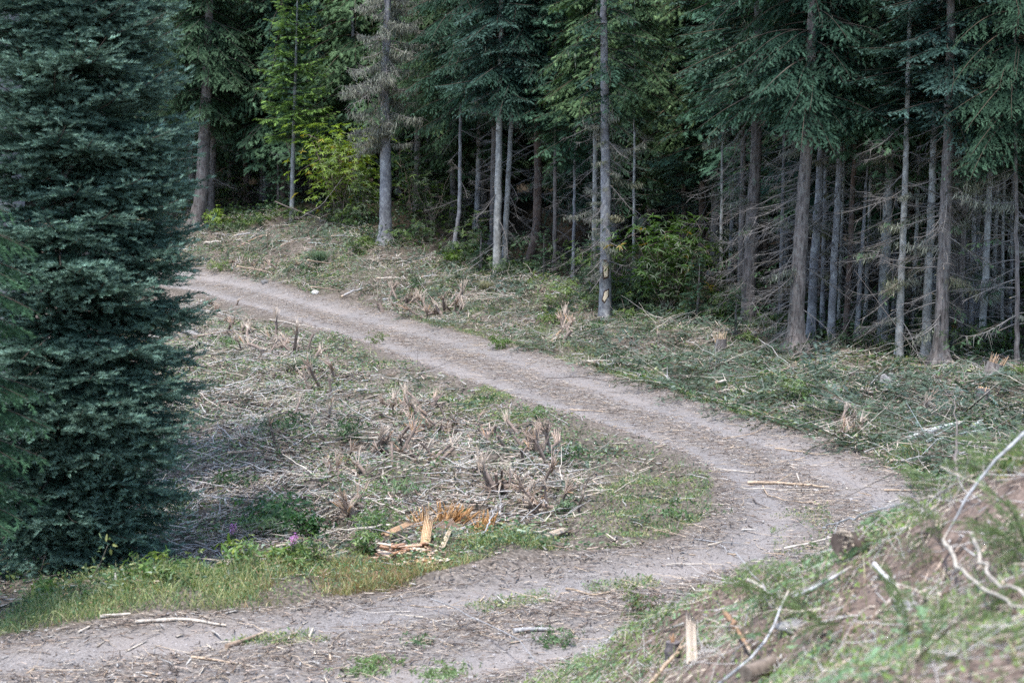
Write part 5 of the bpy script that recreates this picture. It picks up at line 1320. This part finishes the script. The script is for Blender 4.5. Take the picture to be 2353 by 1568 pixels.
shrub('leafy_shrub', G(625, 1222), 1.15, .52, 14, 330, .075, .07, [[.045, .12, .03], [.03, .085, .025], [.07, .15, .045]], [3, 2, 1], 'dark green maple like shrub at the front of the clearing', per=4)
shrub('leafy_shrub', G(715, 1240), .6, .4, 8, 140, .065, .06, [[.04, .1, .03], [.03, .08, .025]], [2, 1], 'smaller dark green shrub right of the maple like one', per=4)
for u, v, w, h, n_, L, cols, lb in [
    (1268, 715, 1.5, 1.0, 110, .13, [RG, [.12, .17, .05], [.2, .24, .14]], 'bent leafy shrub on the slope left of the trunk with bare wood patches'),
    (500, 528, 1.2, .9, 80, .15, [RG, RY], 'upright yellow green leafy clump beside the leaning grey brown trunk'),
    (590, 520, 1.5, .6, 80, .14, [RG, RD], 'leafy cut shrub on the far slope'),
    (820, 585, .9, .5, 40, .14, [RG, RD], 'small hanging leaved plant left of the lichen trunk foot'),
    (1045, 610, .8, .5, 50, .15, [[.09, .16, .02], RG], 'bright green leaf clump at the foot of the slim dark stem'),
    (1150, 800, .8, .35, 60, .09, [[.1, .17, .04], RG], 'small bright leafed plant at the outer road edge'),
    (1820, 935, .9, .6, 60, .11, [[.11, .15, .07], RG], 'pale leafed plant at the road side below the stand of trunks'),
    (860, 790, .7, .35, 60, .06, [[.1, .15, .04], RG], 'small leafy plant on the inner edge of the far road'),
    (760, 800, .9, .3, 80, .06, [GRN, [.14, .2, .06]], 'low leafy plant between pale splinters and the far road'),
    (650, 1000, .8, .4, 110, .07, [DGRN, GRN], 'dark leafy patch at the left of the clearing'),
    (790, 1010, .8, .35, 110, .07, [DGRN, GRN], 'leafy patch left of the mid clearing stubs'),
    (870, 1235, .7, .6, 130, .06, [[.12, .19, .05], GRN], 'fresh green sapling left of the orange shattered stump'),
    (560, 1130, 1., .3, 110, .08, [DGRN, [.05, .1, .04]], 'dark low leaves near the skirt of the silvery fir'),
    (1290, 1180, .6, .3, 60, .06, [[.1, .16, .1], GRN2], 'blue green leafy sprig right of the torn stems'),
    (1480, 1425, .7, .32, 120, .045, [[.12, .14, .05], GRN, [.2, .13, .1]], 'bushy small weed at the foot of the embankment'),
    (1455, 1415, .3, .35, 40, .05, [[.12, .17, .05]], 'upright green weed behind the bushy small weed'),
    (960, 1475, .5, .14, 30, .05, [[.15, .23, .13], GRN2], 'pale green weed growing on the near road'),
    (840, 1540, .9, .12, 150, .05, [[.2, .3, .12], LGRN0], 'bright green weed patch at the bottom edge'),
    (1000, 1545, .9, .12, 110, .05, [[.19, .28, .12], LGRN0], 'green weed patch at the bottom edge left of the embankment'),
    (1270, 1480, .6, .2, 90, .045, [GRN2, GRN], 'low weed beside the grey split chunk'),
    ]:
    shrub('leafy_plant', G(u, v), w, h, 7, n_, L, L * .55, cols, [1] * len(cols), lb, 'plant', per=5, stemc=(.22, .18, .14))
for q in range(60):
    pz = pick(rs, SL, 1, .5)[0]
    if inside(pz[:1], pz[1:], FRX).any(): continue
    far = pz[1] > 36
    cols = [[DGRN, GRN], [GRN, [.12, .19, .06]], [[.15, .22, .09], GRN2]][q % 3]
    shrub('leafy_plant', (pz[0], pz[1], gz(*pz)), rs.uniform(.5, 1.1), rs.uniform(.15, .38), 6, rs.randint(40, 90), .075, .045, cols, [1, 1],
          ['dark green low plant among the wood debris inside the bend', 'mid green low plant among the wood debris inside the bend', 'pale grey green low plant among the wood debris inside the bend'][q % 3], 'plant', 'low plants in the clearing', per=4)
for q in range(26):
    pz = pick(rs, SR, 1, .2)[0]
    cols = [[DGRN, GRN], [RG, [.15, .2, .06]]][q % 2]
    shrub('leafy_plant', (pz[0], pz[1], gz(*pz)), rs.uniform(.6, 1.2), rs.uniform(.25, .5), 6, rs.randint(25, 60), .12, .05, cols, [1, 1],
          ['dark leafed crushed plant on the slope across the road', 'yellowish green crushed plant on the slope across the road'][q % 2], 'plant', 'crushed plants on the slope', per=5)
# broad pale leaves in the grass fringe
for u, v, h, n_, lb in [(345, 1335, .3, 22, 'broad pale leafed weed in the grass at left'), (460, 1325, .28, 24, 'broad light green weed right of the first pale weed'), (545, 1295, .32, 30, 'tall light green weed under the purple flower'), (110, 1372, .25, 26, 'yellow green weed beside the foot of the silvery fir'), (640, 1290, .25, 26, 'light green weed in the fringe below the dark maple like shrub'), (480, 1330, .2, 14, 'yellowing broad leafed weed in the grass fringe')]:
    shrub('leafy_plant', G(u, v), .45, h, 6, n_, .11, .07, [[.17, .26, .07], [.13, .22, .07], [.26, .3, .07]], [2, 2, 1], lb, 'plant', 'broad leafed weeds in the grass fringe', per=3, stemc=(.15, .2, .08))
for q in range(16):
    u = rs.uniform(120, 900); v = np.interp(u, [0, 200, 500, 900], [1362, 1350, 1312, 1275]) + rs.normal(0, 9)
    shrub('leafy_plant', G(u, v), rs.uniform(.25, .5), rs.uniform(.16, .42), 6, rs.randint(14, 40), rs.uniform(.05, .1), rs.uniform(.03, .05), [[.12, .2, .06], GRN, [.2, .26, .09]], [1, 1, 1], 'mixed leafy weed along the back of the grass fringe', 'plant', 'mixed weeds along the grass fringe', per=4, stemc=(.2, .2, .1))
e = shrub('leafy_sapling', G(185, 1385), .1, .1, 1, 2, .05, .03, [GRN2], [1], 'thin crooked sapling with oval leaves in front of the silvery fir', 'sapling', per=2)
s = Soup(); s2 = Soup(); cc = np.array([at_depth(u, v, 21.6) for u, v in [(185, 1385), (205, 1340), (232, 1290), (248, 1250)]]) - np.array(e.location)
tube(s, cc, [.008, .007, .005, .003], (.2, .17, .13), 5); s.build('main_stem', M_TWIG, e)
lp = np.array([at_depth(u, v, 21.6) for u, v in [(248, 1240), (262, 1245), (236, 1262), (240, 1232), (225, 1272), (222, 1290), (205, 1310), (195, 1322), (215, 1330), (200, 1300), (258, 1255), (245, 1275), (230, 1255), (255, 1230)]]) - np.array(e.location)
add_leaves(s2, rs, lp - [.02, 0, .02], nrm(rs.normal(0, .6, (len(lp), 3)) + [.2, -.2, .3]), nrm(rs.normal(0, .5, (len(lp), 3)) + [0, -1, .4]), rs.uniform(.07, .1, len(lp)), rs.uniform(.05, .07, len(lp)), pal(rs, len(lp), [[.2, .26, .13], [.14, .2, .1], [.25, .27, .1]], [2, 1, 1]))
s2.build('foliage', M_LEAF, e)
for u, v, tv_2, lb in [(528, 1275, 1203, 'left fireweed with purple pink flower spike behind the grass fringe'), (668, 1290, 1228, 'right fireweed with purple pink flowers below the dark maple like shrub')]:
    p = G(u, v); H_ = (v - tv_2) * p[1] / FPX; e = empty('fireweed', p, 0, lb, 'flower')
    s = Soup(); tube(s, np.array([[0, 0, -.03], [.01, 0, H_ * .5], [.05, 0, H_]]), [.006, .005, .003], (.2, .17, .1), 5); s.build('stem', M_TWIG, e)
    s = Soup(); n_ = 26; t = rs.uniform(.1, .7, n_); add_leaves(s, rs, np.c_[.05 * t ** 2, 0 * t, H_ * t], nrm(rs.normal(0, 1, (n_, 3)) * [1, 1, .3] + [0, 0, .4]), nrm(rs.normal(0, .3, (n_, 3)) + [0, 0, 1]), rs.uniform(.06, .11, n_), rs.uniform(.015, .022, n_), pal(rs, n_, [GRN2, GRN], [1, 1])); s.build('foliage', M_LEAF, e)
    s = Soup(); n_ = 90; t = rs.uniform(.68, 1.02, n_); add_leaves(s, rs, np.c_[.05 * t ** 2, 0 * t, H_ * t] + rs.normal(0, .02, (n_, 3)), nrm(rs.normal(0, 1, (n_, 3))), nrm(rs.normal(0, 1, (n_, 3))), rs.uniform(.02, .035, n_), rs.uniform(.015, .025, n_), pal(rs, n_, [[.55, .2, .6], [.65, .3, .65]], [1, 1])); s.build('blossom', M_PETAL, e)
# young conifers standing in the shade of the edge
for q, (u, v, d, sc, lb) in enumerate([(1470, 715, 53, .8, 'small dark conifer beside the trunk with bare wood patches'), (1600, 760, 50, .7, 'small dark conifer below the dark leafy shrub'), (1360, 700, 55, .7, 'small bushy conifer behind the trunk with bare wood patches'), (1105, 615, 61, .6, 'small conifer at the foot of the pale twin trunks'), (1690, 790, 47, .5, 'low conifer between the pale splintered stump and rough trunk'), (2100, 800, 46, .9, 'feathery green conifer between the blotchy and the scarred pale trunks'), (640, 470, 76, 1., 'olive green small conifer left of the slender young fir'), (1250, 650, 59, .6, 'small conifer beside the curved brown trunk'), (2290, 815, 45.5, .8, 'dark green small conifer at the right forest edge')]):
    tree(lb, None, d, 8, M_BARK_ROUGH, 'small conifers at the forest edge', 2.6 * sc, 'sap', .05, sc, seed=900 + q, base=tuple(AT(u, v, d)[:2]), name='conifer_sapling')

# ------------------------------------------------------------------ cut boughs one can count
BM = []
for q in range(5): BM.append(BOU[q].mesh('cut_bough', M_NEEDLE))
def cut(x, y, sc, label, group, lift=.06, rx=None):
    o = link('cut_bough', BM[rs.randint(5)], None, (x, y, gz(x, y) + lift), None, sc)
    o.rotation_euler = rx if rx is not None else (rs.normal(0, .4), rs.normal(-.15, .3), rs.uniform(0, 6.28))
    return tag(o, label, 'branch', group)
for u, v, n_, su, sv, sc, lb in [(1750, 830, 14, 70, 18, 1.2, 'cut green bough on the slope below the rough brown stand'), (1900, 880, 14, 90, 20, 1.2, 'cut green bough on the open slope right of the road'), (2080, 900, 14, 90, 20, 1.2, 'cut green bough before the blotchy and scarred pale trunks'), (2250, 970, 14, 80, 25, 1.3, 'blue green cut bough around the pale fallen poles'), (2000, 950, 8, 40, 15, 1.2, 'dark cut bough near the road edge below the slope rocks'), (1100, 650, 10, 80, 16, 1.1, 'grey green cut bough below the pale twin trunks'), (900, 610, 10, 90, 16, 1.1, 'cut bough on the slope in front of the lichen hung trunk'), (1400, 790, 8, 80, 14, 1.1, 'cut bough in front of the trunk with bare wood patches')]:
    for q in range(n_):
        g = ground(u + rs.normal(0, su * .7), v + rs.normal(0, sv * .7)); cut(g[0], g[1], sc * rs.uniform(.6, 1.1), lb, 'cut boughs on the slope')

# ------------------------------------------------------------------ the embankment's cover
def mcond(p):
    sd, t = road_info(p[:, 0], p[:, 1]); return (sd < -.15) & (p[:, 0] > -1.8 + (18 - p[:, 1]) * .05)
MB = (-1.8, 6.2, 5.8, 18.6)
def bare(p): return (fbm(p[:, 0] * .8, p[:, 1] * .8, 61) + .2 > rs.uniform(-.3, .3, len(p)))
def mc2(p): return mcond(p) & bare(p)
s = chips(14000, None, 0, (.03, .2), (.003, .012), [GREYW, TANW, PINKW, BRN], [2, 2, 2, 2], .0, .2, mcond, MB)
p = pick(rs, None, 6500, 0, MB, mcond); m = len(p)
add_twigs(s, rs, onground(p, .02), lie(rs, p, .25), rs.uniform(.1, .5, m), rs.uniform(.002, .005, m), pal(rs, m, [[.5, .47, .44], [.25, .2, .17], [.6, .52, .42]], [2, 1, 1.5]))
stuff(s.build('twig_litter', M_WOOD), 'twigs and wood shreds strewn over the embankment')
LGRN, LGRN2 = [.22, .32, .09], [.28, .37, .19]
s = Soup(); p = pick(rs, None, 22000, 0, MB, mc2); m = len(p)
add_grass(s, rs, onground(p, -.01), rs.uniform(.05, .16, m), rs.uniform(.003, .008, m), pal(rs, m, [LGRN, LGRN2, GRN2, [.45, .41, .27]], [2.4, 2, 1.8, 1.]), .4)
p = pick(rs, None, 36000, 0, MB, mc2); m = len(p); L = rs.uniform(.02, .045, m); P3 = onground(p); P3[:, 2] += rs.uniform(0, .1, m)
add_leaves(s, rs, P3, nrm(rs.normal(0, 1, (m, 3)) + [0, 0, .2]), nrm(rs.normal(0, .5, (m, 3)) + [0, 0, 1]), L, L * .8, pal(rs, m, [LGRN, LGRN2, GRN2], [3, 2, 2]))
stuff(s.build('grass', M_GRASS), 'low green growth over the embankment in front')
s = boughs(520, None, 0, (.2, .5), .03, ((1.5, 1.7, 1.1), (2.2, 2.4, 1.6)), box=MB, cond=mc2)
stuff(s.build('bough_litter', M_NEEDLE), 'light green needled twigs lying on the embankment')
M_FRESH = attr_mat('fresh green needles', .55, .3, .3, 3., .2)
BF = []
for q in range(4):
    b_ = Soup(); r5 = np.random.RandomState(440 + q)
    bough(b_, r5, np.zeros(3), 0, .8, .3, .25, -.1, .06, .07, BRU, np.array([.13, .18, .085]), np.array([.27, .33, .17]), .5, .15, jit=.35, rt=.01)
    BF.append(b_.mesh('fresh_bough', M_FRESH))
for u, v, n_, su, sv, lb in [(2230, 1085, 6, 60, 12, 'fresh light green bough above the grey log stub with orange end'), (2330, 1070, 6, 40, 20, 'fresh light green bough at the right picture edge'), (2110, 1175, 4, 50, 8, 'fresh light green bough on the embankment crest'), (2140, 1270, 3, 50, 25, 'fresh green bough right of the dark broken log stub'), (1800, 1395, 3, 60, 15, 'light green bough at the low end of the embankment'), (2310, 1310, 5, 50, 50, 'dark fresh bough at the right edge behind the elbow branch'), (1900, 1430, 4, 90, 30, 'fresh bough on the lower embankment beside the pale thick stick'), (2150, 1480, 6, 120, 45, 'fresh green bough in the bottom right corner')]:
    for q in range(n_):
        g = ground(u + rs.normal(0, su * .6), min(v + rs.normal(0, sv * .6), 1600))
        if g[1] > 19.5: continue
        o = link('fresh_bough', BF[rs.randint(4)], None, g + [0, 0, .02], (rs.normal(0, .5), rs.normal(-.35, .3), rs.uniform(0, 6.28)), rs.uniform(.3, .6))
        tag(o, lb, 'branch', 'fresh green boughs on the embankment')
